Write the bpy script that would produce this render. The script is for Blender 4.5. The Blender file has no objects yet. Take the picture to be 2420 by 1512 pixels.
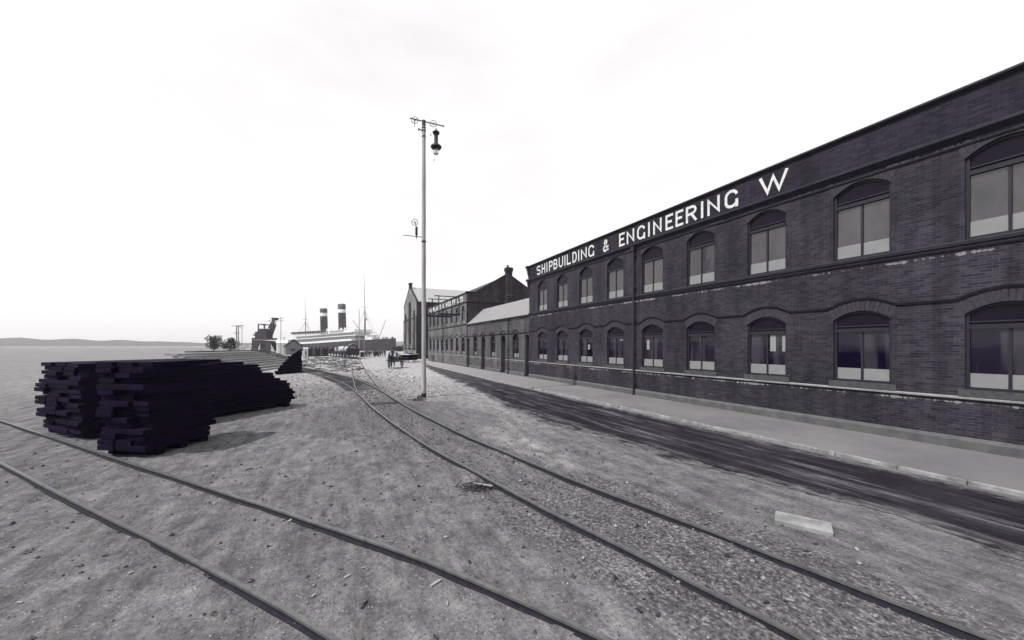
import bpy, bmesh, math, random
from mathutils import Vector, Matrix, noise
random.seed(7)
R = math.radians
S = bpy.context.scene
COL = S.collection

# ------------------------------------------------------------------ camera, sky, sun, exposure
# World frame: x runs along the brick street front (towards the camera), y goes into the buildings, z is up.
CX, CY, CH = 31.07, -16.19, 3.0
cam = bpy.data.cameras.new('camera'); camo = bpy.data.objects.new('camera', cam); COL.objects.link(camo)
camo.location = (CX, CY, CH); camo.rotation_euler = (R(90), 0, R(65.98))
cam.sensor_width = 36.0; cam.lens = 36.0 * 900 / 2419.0
cam.shift_x = 0.006; cam.shift_y = 0.0248
cam.clip_start = 0.1; cam.clip_end = 9000
S.camera = camo

SUN_EL = 54.0; HAZE = 0.00022
sx, sy = -0.138, 0.990            # ground direction in which shadows fall
W = bpy.data.worlds.new('World'); S.world = W; W.use_nodes = True
nt = W.node_tree; nt.nodes.clear()
sky = nt.nodes.new('ShaderNodeTexSky'); sky.sky_type = 'NISHITA'; sky.sun_disc = False
sky.sun_elevation = R(SUN_EL); sky.sun_rotation = math.atan2(-sx, -sy)
sky.air_density = 1.0; sky.dust_density = 2.0; sky.ozone_density = 1.0
# the plate records the sky as one grey; a thin bright veil of cloud covers it
bw = nt.nodes.new('ShaderNodeRGBToBW'); nt.links.new(sky.outputs[0], bw.inputs[0])
tc = nt.nodes.new('ShaderNodeTexCoord'); mp = nt.nodes.new('ShaderNodeMapping'); mp.inputs['Scale'].default_value = (1.2, 1.2, 3.5); nt.links.new(tc.outputs['Generated'], mp.inputs[0])
cn = nt.nodes.new('ShaderNodeTexNoise'); cn.inputs['Scale'].default_value = 1.3; cn.inputs['Detail'].default_value = 6; nt.links.new(mp.outputs[0], cn.inputs['Vector'])
cr_ = nt.nodes.new('ShaderNodeValToRGB'); cr_.color_ramp.elements[0].position = 0.36; cr_.color_ramp.elements[0].color = (0.74, 0.74, 0.74, 1); cr_.color_ramp.elements[1].position = 0.58; cr_.color_ramp.elements[1].color = (0.97, 0.97, 0.97, 1)
nt.links.new(cn.outputs['Fac'], cr_.inputs[0])
mx = nt.nodes.new('ShaderNodeMix'); mx.data_type = 'RGBA'; nt.links.new(cr_.outputs[0], mx.inputs[0]); nt.links.new(bw.outputs[0], mx.inputs[6]); mx.inputs[7].default_value = (5.35, 5.22, 5.32, 1)
bg = nt.nodes.new('ShaderNodeBackground'); bg.inputs['Strength'].default_value = 0.15; nt.links.new(mx.outputs[2], bg.inputs[0])
out = nt.nodes.new('ShaderNodeOutputWorld')
nt.links.new(bg.outputs[0], out.inputs[0])

sl = bpy.data.lights.new('sun', 'SUN'); sl.energy = 3.6; sl.angle = R(0.5); sl.color = (1.0, 0.985, 0.97)
slo = bpy.data.objects.new('sun', sl); COL.objects.link(slo)
cE = math.cos(R(SUN_EL))
slo.rotation_euler = Vector((sx * cE, sy * cE, -math.sin(R(SUN_EL)))).to_track_quat('-Z', 'Y').to_euler()
slo.location = (0, -40, 60)
S.view_settings.view_transform = 'Standard'; S.view_settings.look = 'None'
S.view_settings.exposure = 0.50; S.view_settings.gamma = 1.0

# ------------------------------------------------------------------ helpers
EX, EY = 0.40700, -0.91340
AX, AY = 2.137, 34.97
def O(X, Y):                      # camera-aligned ground point (X right, Y ahead) -> world
    dx, dy = X - AX, Y - AY
    return (dx * EX + dy * EY, -dx * EY + dy * EX)
def PXD(px, d): return O((px - 1195.0) * d / 900.0, d)
def PZ(py, d): return 3.0 - (py - 816.0) * d / 900.0
def SF(px):                       # where a picture column meets the street front
    t = (px - 1195.0) / 900.0
    return (AY * t - AX) / (EX - EY * t)
def ODIR(a, b): return (a * EX + b * EY, -a * EY + b * EX)

def wl(o):
    v = Vector((0, 0, 0))
    while o is not None:
        v += o.location; o = o.parent
    return v
def tag(o, label=None, cat=None, group=None, kind=None):
    if label: o['label'] = label
    if cat: o['category'] = cat
    if group: o['group'] = group
    if kind: o['kind'] = kind
    return o
def empty(name, loc=(0, 0, 0), rz=0.0):
    o = bpy.data.objects.new(name, None); COL.objects.link(o)
    o.location = loc; o.rotation_euler = (0, 0, rz); o.empty_display_size = 0.3
    return o
def copy_tree(o, parent=None):
    c = o.copy(); COL.objects.link(c)
    if parent is not None: c.parent = parent
    for ch in list(o.children): copy_tree(ch, c)
    return c
def interp(x, pts):
    if x <= pts[0][0]: return pts[0][1]
    for (a, b), (c, d) in zip(pts, pts[1:]):
        if x <= c: return b + (d - b) * (x - a) / (c - a)
    return pts[-1][1]
def sstep(a, b, x):
    t = max(0.0, min(1.0, (x - a) / (b - a))); return t * t * (3 - 2 * t)

class MB:
    def __init__(self): self.v = []; self.f = []; self.smooth = False
    def face(self, pts):
        n = len(self.v); self.v += [tuple(p) for p in pts]; self.f.append(tuple(range(n, n + len(pts))))
    def add(self, vs, fs):
        n = len(self.v); self.v += [tuple(p) for p in vs]; self.f += [tuple(i + n for i in f) for f in fs]
    def box(self, x0, x1, y0, y1, z0, z1):
        self.add([(x0, y0, z0), (x1, y0, z0), (x1, y1, z0), (x0, y1, z0), (x0, y0, z1), (x1, y0, z1), (x1, y1, z1), (x0, y1, z1)],
                 [(0, 3, 2, 1), (4, 5, 6, 7), (0, 1, 5, 4), (1, 2, 6, 5), (2, 3, 7, 6), (3, 0, 4, 7)])
        return self
    def bar(self, p0, p1, w, h, up=(0, 0, 1)):          # rectangular bar from p0 to p1
        p0, p1 = Vector(p0), Vector(p1); d = (p1 - p0).normalized(); u = Vector(up)
        if abs(d.dot(u)) > 0.98: u = Vector((1, 0, 0))
        a = d.cross(u).normalized() * (w / 2); b = a.cross(d).normalized() * (h / 2)
        vs = [p + q for p in (p0, p1) for q in (-a - b, a - b, a + b, -a + b)]
        self.add(vs, [(0, 1, 2, 3), (7, 6, 5, 4), (0, 4, 5, 1), (1, 5, 6, 2), (2, 6, 7, 3), (3, 7, 4, 0)])
        return self
    def tube(self, p0, p1, r0, r1=None, n=10, caps=True):
        if r1 is None: r1 = r0
        p0, p1 = Vector(p0), Vector(p1); d = (p1 - p0).normalized()
        u = Vector((0, 0, 1)) if abs(d.z) < 0.9 else Vector((1, 0, 0))
        a = d.cross(u).normalized(); b = d.cross(a).normalized()
        vs = []
        for p, r in ((p0, r0), (p1, r1)):
            for i in range(n):
                t = 2 * math.pi * i / n; vs.append(p + (a * math.cos(t) + b * math.sin(t)) * r)
        fs = [(i, (i + 1) % n, n + (i + 1) % n, n + i) for i in range(n)]
        if caps: fs += [tuple(range(n - 1, -1, -1)), tuple(range(n, 2 * n))]
        self.add(vs, fs); return self
    def path(self, pts, r, n=6):
        for a, b in zip(pts, pts[1:]): self.tube(a, b, r, r, n)
        return self
    def ring(self, c, axis, Rr, r, n=28, m=6):          # torus
        c = Vector(c); d = Vector(axis).normalized()
        u = Vector((0, 0, 1)) if abs(d.z) < 0.9 else Vector((1, 0, 0))
        a = d.cross(u).normalized(); b = d.cross(a).normalized(); vs = []; fs = []
        for i in range(n):
            t = 2 * math.pi * i / n; e = a * math.cos(t) + b * math.sin(t)
            for j in range(m):
                q = 2 * math.pi * j / m; vs.append(c + e * (Rr + r * math.cos(q)) + d * r * math.sin(q))
        for i in range(n):
            for j in range(m):
                fs.append((i * m + j, i * m + (j + 1) % m, ((i + 1) % n) * m + (j + 1) % m, ((i + 1) % n) * m + j))
        self.add(vs, fs); return self
    def lathe(self, prof, c=(0, 0, 0), n=16):           # prof: (r, z) list around the vertical
        vs = []; fs = []
        for r, z in prof:
            for i in range(n):
                t = 2 * math.pi * i / n; vs.append((c[0] + r * math.cos(t), c[1] + r * math.sin(t), c[2] + z))
        for k in range(len(prof) - 1):
            for i in range(n):
                fs.append((k * n + i, k * n + (i + 1) % n, (k + 1) * n + (i + 1) % n, (k + 1) * n + i))
        fs.append(tuple(range(n - 1, -1, -1))); fs.append(tuple(range((len(prof) - 1) * n, len(prof) * n)))
        self.add(vs, fs); return self
    def prism(self, poly, plane, a, b):                 # poly in plane 'xz'|'yz'|'xy', extruded from a to b along the third axis
        def P(p, k):
            if plane == 'xz': return (p[0], k, p[1])
            if plane == 'yz': return (k, p[0], p[1])
            return (p[0], p[1], k)
        n = len(poly)
        self.add([P(p, a) for p in poly] + [P(p, b) for p in poly],
                 [tuple(range(n)), tuple(range(2 * n - 1, n - 1, -1))] + [(i, n + i, n + (i + 1) % n, (i + 1) % n) for i in range(n)])
        return self
    def loft(self, rings, cap=True):
        n = len(rings[0]); vs = [p for r in rings for p in r]; fs = []
        for k in range(len(rings) - 1):
            for i in range(n):
                fs.append((k * n + i, k * n + (i + 1) % n, (k + 1) * n + (i + 1) % n, (k + 1) * n + i))
        if cap: fs += [tuple(range(n - 1, -1, -1)), tuple(range((len(rings) - 1) * n, len(rings) * n))]
        self.add(vs, fs); return self
    def build(self, name, m, parent=None, loc=None, smooth=False, bevel=0.0, recalc=True):
        me = bpy.data.meshes.new(name)
        o = bpy.data.objects.new(name, me); COL.objects.link(o)
        off = Vector((0, 0, 0))
        if parent is not None: o.parent = parent; off = wl(parent)
        if loc is not None:
            if parent is None: off = Vector(loc); o.location = loc
            else: o.location = Vector(loc) - off; off = Vector(loc)
        me.from_pydata([(x - off.x, y - off.y, z - off.z) for x, y, z in self.v], [], self.f)
        if recalc:
            bm = bmesh.new(); bm.from_mesh(me); bmesh.ops.recalc_face_normals(bm, faces=bm.faces); bm.to_mesh(me); bm.free()
        me.materials.append(m)
        if smooth:
            for p in me.polygons: p.use_smooth = True
        if bevel:
            b = o.modifiers.new('bevel', 'BEVEL'); b.width = bevel; b.segments = 2; b.limit_method = 'ANGLE'; b.angle_limit = R(40)
        return o

# ------------------------------------------------------------------ materials (black-and-white world, darks lean violet)
def tint(v):
    k = max(0.0, min(1.0, (0.075 - v) / 0.075))
    return (v * (1 - 0.06 * k) + 0.0015 * k ** 5, v * (1 - 0.17 * k), v * (1 + 0.24 * k) + 0.011 * k ** 5, 1.0)
class NT:
    def __init__(self, name):
        self.m = bpy.data.materials.new(name); self.m.use_nodes = True
        self.t = self.m.node_tree; self.b = self.t.nodes['Principled BSDF']
    def n(self, ty, **kw):
        nd = self.t.nodes.new(ty)
        for k, v in kw.items(): setattr(nd, k, v)
        return nd
    def l(self, a, b): self.t.links.new(a, b)
    def coord(self, kind='Object', scale=(1, 1, 1), rot=(0, 0, 0)):
        c = self.n('ShaderNodeTexCoord') if kind != 'World' else self.n('ShaderNodeNewGeometry')
        mp = self.n('ShaderNodeMapping'); mp.inputs['Scale'].default_value = scale; mp.inputs['Rotation'].default_value = rot
        self.l(c.outputs['Position' if kind == 'World' else kind], mp.inputs[0]); return mp.outputs[0]
    def noise(self, vec, scale, detail=4, rough=0.6):
        nd = self.n('ShaderNodeTexNoise'); nd.inputs['Scale'].default_value = scale
        nd.inputs['Detail'].default_value = detail; nd.inputs['Roughness'].default_value = rough
        self.l(vec, nd.inputs['Vector']); return nd.outputs['Fac']
    def ramp(self, fac, stops):
        nd = self.n('ShaderNodeValToRGB'); e = nd.color_ramp.elements
        while len(e) < len(stops): e.new(0.5)
        for i, (p, c) in enumerate(stops):
            e[i].position = p; e[i].color = c if not isinstance(c, (int, float)) else (c, c, c, 1)
        self.l(fac, nd.inputs[0]); return nd.outputs[0]
    def mix(self, fac, a, b, mode='MIX'):
        nd = self.n('ShaderNodeMix', data_type='RGBA', blend_type=mode)
        for s, v in ((nd.inputs[0], fac), (nd.inputs[6], a), (nd.inputs[7], b)):
            if isinstance(v, bpy.types.NodeSocket): self.l(v, s)
            else: s.default_value = v
        return nd.outputs[2]
    def math(self, op, a, b=0.0):
        nd = self.n('ShaderNodeMath', operation=op)
        for s, v in ((nd.inputs[0], a), (nd.inputs[1], b)):
            if isinstance(v, bpy.types.NodeSocket): self.l(v, s)
            else: s.default_value = v
        return nd.outputs[0]
    def bump(self, h, strength=0.4, dist=0.02):
        nd = self.n('ShaderNodeBump'); nd.inputs['Strength'].default_value = strength; nd.inputs['Distance'].default_value = dist
        self.l(h, nd.inputs['Height']); self.l(nd.outputs[0], self.b.inputs['Normal'])
    def color(self, c): self.l(c, self.b.inputs['Base Color']) if isinstance(c, bpy.types.NodeSocket) else setattr(self.b.inputs['Base Color'], 'default_value', c)
    def rough(self, v, spec=0.3):
        self.b.inputs['Roughness'].default_value = v; self.b.inputs['Specular IOR Level'].default_value = spec

def mat(name, v, rough=0.85, var=0.35, scale=3.0, bump=0.15, spec=0.25, stretch=(1, 1, 1), metal=0.0):
    t = NT(name); co = t.coord('Object', stretch)
    f = t.noise(co, scale, 6, 0.65)
    t.color(t.ramp(f, [(0.28, tint(v * (1 - var))), (0.72, tint(v * (1 + var)))]))
    t.rough(rough, spec); t.b.inputs['Metallic'].default_value = metal
    if bump: t.bump(t.noise(co, scale * 6, 4), bump, 0.01)
    return t.m

def brick_mat(name, v, mortar, stains=0.0, contrast=0.5):
    t = NT(name)
    g = t.n('ShaderNodeNewGeometry'); sp = t.n('ShaderNodeSeparateXYZ'); t.l(g.outputs['Position'], sp.inputs[0])
    sn = t.n('ShaderNodeSeparateXYZ'); t.l(g.outputs['True Normal'], sn.inputs[0])
    side = t.math('GREATER_THAN', t.math('ABSOLUTE', sn.outputs[0]), 0.6)
    u = t.math('ADD', t.math('MULTIPLY', sp.outputs[0], t.math('SUBTRACT', 1.0, side)), t.math('MULTIPLY', sp.outputs[1], side))
    cb = t.n('ShaderNodeCombineXYZ'); t.l(u, cb.inputs[0]); t.l(sp.outputs[2], cb.inputs[1])
    br = t.n('ShaderNodeTexBrick'); t.l(cb.outputs[0], br.inputs['Vector'])
    br.inputs['Scale'].default_value = 1.0; br.inputs['Brick Width'].default_value = 0.235; br.inputs['Row Height'].default_value = 0.082
    br.inputs['Mortar Size'].default_value = 0.008; br.inputs['Mortar Smooth'].default_value = 0.3; br.inputs['Bias'].default_value = -0.1
    br.inputs['Color1'].default_value = tint(v * (1 - contrast)); br.inputs['Color2'].default_value = tint(v * (1 + contrast))
    br.inputs['Mortar'].default_value = tint(mortar)
    w = t.coord('World')
    big = t.ramp(t.noise(w, 0.32, 8, 0.68), [(0.32, (0.60, 0.60, 0.63, 1)), (0.68, (1.42, 1.40, 1.38, 1))])
    soot = t.ramp(t.noise(t.coord('World', (1.7, 1.7, 0.16)), 1.0, 5, 0.6), [(0.36, (0.66, 0.65, 0.68, 1)), (0.56, (1.1, 1.1, 1.1, 1))])
    big = t.mix(1.0, big, soot, 'MULTIPLY')
    c = t.mix(1.0, br.outputs['Color'], big, 'MULTIPLY')
    st = t.ramp(t.noise(t.coord('World', (1.6, 1.6, 5.0)), 1.3, 8, 0.7), [(0.35, (0.8, 0.8, 0.8, 1)), (0.62, (1.18, 1.18, 1.18, 1))])
    c = t.mix(1.0, c, st, 'MULTIPLY')
    if stains:
        # white salts weeping below the string courses
        n1 = t.noise(t.coord('World', (11.0, 11.0, 2.6)), 1.0, 4, 0.6)
        nb = t.noise(t.coord('World', (0.9, 0.9, 0.1)), 1.0, 3, 0.6)
        band = None
        for zc, hw in ((5.60, 0.16), (8.72, 0.12), (1.38, 0.14)):
            d = t.math('SUBTRACT', 1.0, t.math('DIVIDE', t.math('ABSOLUTE', t.math('SUBTRACT', sp.outputs[2], zc)), hw))
            d = t.math('MAXIMUM', d, 0.0); band = d if band is None else t.math('MAXIMUM', band, d)
        k = t.math('MULTIPLY', t.math('MULTIPLY', band, n1), t.math('MULTIPLY', nb, 2.0))
        k = t.ramp(k, [(0.44, 0.0), (0.52, 0.85)])
        c = t.mix(t.math('MULTIPLY', k, stains), c, (0.34, 0.335, 0.34, 1))
        sp2 = t.ramp(t.noise(w, 2.4, 3, 0.8), [(0.735, 0.0), (0.75, 1.0)])
        c = t.mix(t.math('MULTIPLY', sp2, 0.5), c, (0.20, 0.195, 0.2, 1))
    t.color(c); t.rough(0.85, 0.2)
    h = t.math('ADD', t.math('MULTIPLY', br.outputs['Fac'], -1.0), t.math('MULTIPLY', t.noise(w, 30, 3), 0.5))
    t.bump(h, 0.35, 0.008)
    return t.m

M = {}
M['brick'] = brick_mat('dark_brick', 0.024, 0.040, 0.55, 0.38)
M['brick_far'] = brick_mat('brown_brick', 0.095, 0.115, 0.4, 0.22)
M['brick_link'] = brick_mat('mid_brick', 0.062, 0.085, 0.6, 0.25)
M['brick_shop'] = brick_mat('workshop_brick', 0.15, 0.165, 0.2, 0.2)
M['brick_gable_shade'] = brick_mat('shaded_gable_brick', 0.033, 0.038, 0.0, 0.2)  # darker copy of the front brick; shade of the end walls put into its colour
M['brick_band'] = brick_mat('sign_band_brick', 0.016, 0.024, 0.0, 0.4)
M['arch'] = mat('arch_brick', 0.034, 0.85, 0.5, 9, 0.3)
M['mould'] = mat('moulded_brick', 0.018, 0.7, 0.5, 4, 0.2)
M['stone'] = mat('sill_stone', 0.20, 0.9, 0.3, 5, 0.2)
M['plinth'] = mat('plinth_render', 0.08, 0.9, 0.3, 2.5, 0.2)
M['sill'] = mat('brick_sill', 0.055, 0.9, 0.35, 6, 0.2)
M['frame'] = mat('dark_window_paint', 0.018, 0.5, 0.3, 6, 0.05)
M['frost'] = mat('frosted_glass', 0.19, 0.35, 0.12, 2.0, 0.0, 0.5)
M['door'] = mat('dark_door_paint', 0.016, 0.5, 0.4, 5, 0.1)
M['slate'] = mat('pale_slate', 0.27, 0.8, 0.22, 4.0, 0.3, stretch=(1, 3, 3))
M['slate_link'] = mat('grey_slate', 0.185, 0.8, 0.30, 4.0, 0.3, stretch=(1, 3, 3))
M['lead'] = mat('dark_coping', 0.02, 0.7, 0.4, 3, 0.2)
M['iron'] = mat('black_iron', 0.012, 0.55, 0.4, 9, 0.1, 0.4)
M['white'] = mat('white_sign_paint', 0.54, 0.7, 0.22, 6, 0.05)
M['wood_pole'] = mat('weathered_pole_wood', 0.30, 0.85, 0.35, 1.2, 0.1, stretch=(5, 5, 0.5))
M['tar_timber'] = mat('tarred_timber', 0.004, 0.9, 0.6, 5, 0.4, 0.1, stretch=(1, 1, 5))
M['pale_timber'] = mat('sawn_timber', 0.22, 0.85, 0.35, 3, 0.3)
M['grey_timber'] = mat('weathered_boards', 0.08, 0.85, 0.45, 3, 0.3, stretch=(3, 3, 0.4))
M['dark_timber'] = mat('dark_boards', 0.03, 0.85, 0.5, 3, 0.3)
M['rail'] = mat('rail_steel', 0.095, 0.45, 0.35, 8, 0.15, 0.5, metal=0.3)
M['rust'] = mat('rusty_rail_web', 0.018, 0.8, 0.4, 8, 0.15)
M['hut_wall'] = mat('grey_hut_boards', 0.15, 0.85, 0.15, 2, 0.2)
M['paper'] = mat('notice_paper', 0.22, 0.9, 0.1, 4, 0.0)
M['tarp_stripe'] = mat('folded_tarpaulin', 0.075, 0.85, 0.95, 1.6, 0.2, stretch=(0.6, 3.5, 1))
M['sleeper'] = mat('grey_sleeper_wood', 0.045, 0.9, 0.6, 4, 0.3)
M['cloth'] = mat('dark_cloth', 0.022, 0.95, 0.4, 9, 0.2)
M['cloth2'] = mat('grey_cloth', 0.09, 0.95, 0.4, 9, 0.2)
M['skin'] = mat('skin', 0.32, 0.7, 0.1, 9, 0.0)
M['horse'] = mat('dark_bay_coat', 0.035, 0.6, 0.4, 4, 0.1)
M['canvas'] = mat('grey_tarpaulin', 0.20, 0.85, 0.5, 2, 0.3)
M['hull'] = mat('black_hull_paint', 0.034, 0.6, 0.25, 0.3, 0.0)
M['shipwhite'] = mat('white_ship_paint', 0.62, 0.6, 0.06, 0.5, 0.0)
M['funnel'] = mat('funnel_paint', 0.045, 0.6, 0.2, 0.4, 0.0)
M['shipgrey'] = mat('shaded_deck_paint', 0.30, 0.7, 0.15, 0.5, 0.0)  # darker copy of the white ship paint, deck shade put into the colour
M['boatcover'] = mat('dark_boat_cover', 0.03, 0.8, 0.2, 1, 0.0)
M['spar'] = mat('varnished_spar', 0.18, 0.6, 0.2, 1, 0.0)
M['crane'] = mat('grey_crane_steel', 0.034, 0.7, 0.3, 0.5, 0.1)
M['crane_pale'] = mat('pale_crane_sheet', 0.4, 0.7, 0.2, 1, 0.05)
M['tar_timber'].node_tree.nodes['Color Ramp'].color_ramp.elements[0].color = (0.0016, 0.0002, 0.0065, 1); M['tar_timber'].node_tree.nodes['Color Ramp'].color_ramp.elements[1].color = (0.0062, 0.0026, 0.019, 1)
tt = M['tar_timber'].node_tree; oi_ = tt.nodes.new('ShaderNodeObjectInfo'); mr = tt.nodes.new('ShaderNodeMapRange'); mr.inputs[3].default_value = 0.45; mr.inputs[4].default_value = 1.5; tt.links.new(oi_.outputs['Random'], mr.inputs[0])
mm = tt.nodes.new('ShaderNodeMix'); mm.data_type = 'RGBA'; mm.blend_type = 'MULTIPLY'; mm.inputs[0].default_value = 1.0; tt.links.new(tt.nodes['Color Ramp'].outputs[0], mm.inputs[6]); tt.links.new(mr.outputs[0], mm.inputs[7]); tt.links.new(mm.outputs[2], tt.nodes['Principled BSDF'].inputs['Base Color'])
M['foliage'] = mat('dark_leaves', 0.03, 0.9, 0.5, 3, 0.0)
M['hill'] = mat('distant_hill', 0.16, 1.0, 0.2, 0.01, 0.0)

t = NT('window_glass'); t.color(t.ramp(t.noise(t.coord('World', (2.2, 2.2, 0.25)), 1.0, 2), [(0.50, (0.005, 0.003, 0.012, 1)), (0.62, (0.030, 0.028, 0.036, 1))])); t.rough(0.03, 0.4)
t.bump(t.noise(t.coord('World'), 3.5, 3), 0.04, 0.02); M['glass'] = t.m
t = NT('sky_lit_glass'); oi = t.n('ShaderNodeObjectInfo'); t.color(t.mix(1.0, t.ramp(oi.outputs['Random'], [(0.0, (0.012, 0.010, 0.016, 1)), (1.0, (0.045, 0.043, 0.048, 1))]), t.ramp(t.noise(t.coord('World', (1, 1, 0.4)), 1.6, 3), [(0.35, 0.6), (0.65, 1.3)]), 'MULTIPLY')); t.rough(0.06, 0.9); t.bump(t.noise(t.coord('World'), 2.5, 2), 0.05, 0.02); M['glass_up'] = t.m  # upper panes: paler base colour with the sky reflection painted in, varied per window
t = NT('shaded_fanlight'); t.color((0.006, 0.004, 0.011, 1)); t.rough(0.25, 0.15); M['fanlight'] = t.m
t = NT('globe_glass'); t.color((0.9, 0.9, 0.9, 1)); t.rough(0.05, 0.5); t.b.inputs['Transmission Weight'].default_value = 0.9; M['globe'] = t.m
t = NT('harbour_water'); t.color((0.05, 0.055, 0.06, 1)); t.rough(0.12, 0.5)
t.bump(t.noise(t.coord('World'), 0.6, 4), 0.3, 0.3); M['water'] = t.m

# pavement
t = NT('asphalt_pavement'); w = t.coord('World')
c = t.ramp(t.noise(w, 0.35, 7, 0.6), [(0.3, (0.105, 0.103, 0.108, 1)), (0.7, (0.155, 0.153, 0.156, 1))])
c = t.mix(t.ramp(t.noise(w, 3.2, 3, 0.6), [(0.68, 0.0), (0.72, 0.7)]), c, (0.06, 0.058, 0.062, 1))
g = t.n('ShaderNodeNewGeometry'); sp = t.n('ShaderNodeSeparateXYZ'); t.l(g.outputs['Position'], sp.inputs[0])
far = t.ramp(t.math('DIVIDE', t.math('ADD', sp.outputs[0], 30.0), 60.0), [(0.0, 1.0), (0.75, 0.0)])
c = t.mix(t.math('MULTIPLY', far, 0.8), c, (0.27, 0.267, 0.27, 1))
t.color(c); t.rough(0.9, 0.15); t.bump(t.noise(w, 60, 3), 0.3, 0.006); M['pavement'] = t.m
M['kerb'] = mat('kerb_stone', 0.19, 0.85, 0.55, 3, 0.4)

# tarred road strip with dry wheel streaks
t = NT('tarred_road'); w = t.coord('World')
st = t.noise(t.coord('World', (0.22, 2.1, 1), (0, 0, R(2.5))), 1.0, 10, 0.78)
c = t.ramp(st, [(0.30, (0.010, 0.009, 0.014, 1)), (0.50, (0.018, 0.0165, 0.022, 1)), (0.56, (0.045, 0.042, 0.049, 1)), (0.62, (0.105, 0.101, 0.108, 1)), (0.68, (0.035, 0.032, 0.04, 1))])
c = t.mix(1.0, c, t.ramp(t.noise(w, 0.7, 9, 0.75), [(0.3, 0.6), (0.7, 1.5)]), 'MULTIPLY')
far2 = None
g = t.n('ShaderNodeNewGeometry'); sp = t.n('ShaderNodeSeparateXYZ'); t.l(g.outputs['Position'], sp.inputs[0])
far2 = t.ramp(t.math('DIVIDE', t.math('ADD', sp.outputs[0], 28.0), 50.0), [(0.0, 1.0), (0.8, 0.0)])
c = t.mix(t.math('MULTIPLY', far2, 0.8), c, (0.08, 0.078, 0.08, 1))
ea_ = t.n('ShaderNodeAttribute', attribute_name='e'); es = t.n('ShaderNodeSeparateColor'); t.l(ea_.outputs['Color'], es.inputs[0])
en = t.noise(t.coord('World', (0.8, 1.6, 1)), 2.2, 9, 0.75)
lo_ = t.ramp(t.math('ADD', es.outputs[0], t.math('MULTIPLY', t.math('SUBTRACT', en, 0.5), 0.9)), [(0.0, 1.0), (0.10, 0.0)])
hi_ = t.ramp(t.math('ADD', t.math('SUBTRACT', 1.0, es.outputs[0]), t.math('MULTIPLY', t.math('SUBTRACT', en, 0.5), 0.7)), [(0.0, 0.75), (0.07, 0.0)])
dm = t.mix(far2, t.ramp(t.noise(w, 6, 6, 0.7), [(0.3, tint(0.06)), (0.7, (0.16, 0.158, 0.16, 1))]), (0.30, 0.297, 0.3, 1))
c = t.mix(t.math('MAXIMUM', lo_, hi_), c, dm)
t.color(c); t.rough(1.0, 0.04); t.bump(t.noise(w, 16, 7, 0.7), 0.8, 0.03); M['road'] = t.m

# yard ground; attribute 'g' = (ballast, dust, pale)
t = NT('yard_ground'); w = t.coord('World')
at = t.n('ShaderNodeAttribute', attribute_name='g'); sc = t.n('ShaderNodeSeparateColor'); t.l(at.outputs['Color'], sc.inputs[0])
n_big = t.noise(w, 0.35, 6, 0.6); n_mid = t.noise(w, 2.6, 7, 0.7); n_fine = t.noise(w, 17, 5, 0.7)
dirt = t.ramp(n_mid, [(0.30, (0.066, 0.064, 0.070, 1)), (0.50, (0.112, 0.110, 0.115, 1)), (0.70, (0.16, 0.158, 0.16, 1))])
rut = t.ramp(t.noise(t.coord('World', (0.5, 3.2, 1), (0, 0, R(8))), 1.0, 7, 0.7), [(0.36, 0.74), (0.50, 1.0), (0.66, 1.16)])
dirt = t.mix(1.0, dirt, rut, 'MULTIPLY')
dust = t.ramp(n_mid, [(0.30, (0.155, 0.152, 0.156, 1)), (0.48, (0.285, 0.282, 0.285, 1)), (0.68, (0.42, 0.417, 0.42, 1))])
c = t.mix(sc.outputs[1], dirt, dust)
bal = t.ramp(n_fine, [(0.34, tint(0.014)), (0.48, tint(0.062)), (0.58, (0.13, 0.128, 0.132, 1)), (0.70, (0.30, 0.296, 0.30, 1))])
bf = t.ramp(t.math('ADD', t.math('MULTIPLY', sc.outputs[0], 0.85), t.math('MULTIPLY', t.math('SUBTRACT', n_big, 0.5), 1.3)), [(0.25, 0.0), (0.6, 1.0)])
c = t.mix(t.math('MULTIPLY', bf, 0.62), c, bal)
c = t.mix(sc.outputs[2], c, (0.36, 0.355, 0.36, 1))
c = t.mix(1.0, c, t.ramp(n_fine, [(0.32, 0.62), (0.5, 1.0), (0.7, 1.25)]), 'MULTIPLY')
c = t.mix(1.0, c, t.ramp(t.noise(t.coord('World', (1, 3.5, 1)), 0.8, 6, 0.65), [(0.35, 0.72), (0.62, 1.15)]), 'MULTIPLY')
vo = t.n('ShaderNodeTexVoronoi'); vo.inputs['Scale'].default_value = 26.0; t.l(w, vo.inputs['Vector'])
vs_ = t.n('ShaderNodeSeparateColor'); t.l(vo.outputs['Color'], vs_.inputs[0])
spot = t.ramp(vo.outputs['Distance'], [(0.22, 1.0), (0.30, 0.0)])
dk = t.math('MULTIPLY', spot, t.ramp(vs_.outputs[0], [(0.70, 0.0), (0.74, 1.0)])); lt = t.math('MULTIPLY', spot, t.ramp(vs_.outputs[1], [(0.90, 0.0), (0.92, 1.0)]))
c = t.mix(t.math('MULTIPLY', dk, 0.75), c, tint(0.035)); c = t.mix(t.math('MULTIPLY', lt, 0.8), c, (0.34, 0.335, 0.34, 1))
t.color(c); t.rough(0.95, 0.1)
t.bump(t.math('ADD', t.math('MULTIPLY', n_fine, 0.7), t.math('ADD', t.math('MULTIPLY', n_mid, 2.5), t.math('MULTIPLY', spot, 0.5))), 0.6, 0.045); M['ground'] = t.m
t = NT('ballast_stone'); oi = t.noise(t.coord('World'), 9, 2)
t.color(t.ramp(oi, [(0.32, tint(0.02)), (0.52, (0.08, 0.078, 0.082, 1)), (0.70, (0.26, 0.255, 0.26, 1))])); t.rough(0.9, 0.2); M['gravel'] = t.m

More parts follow.
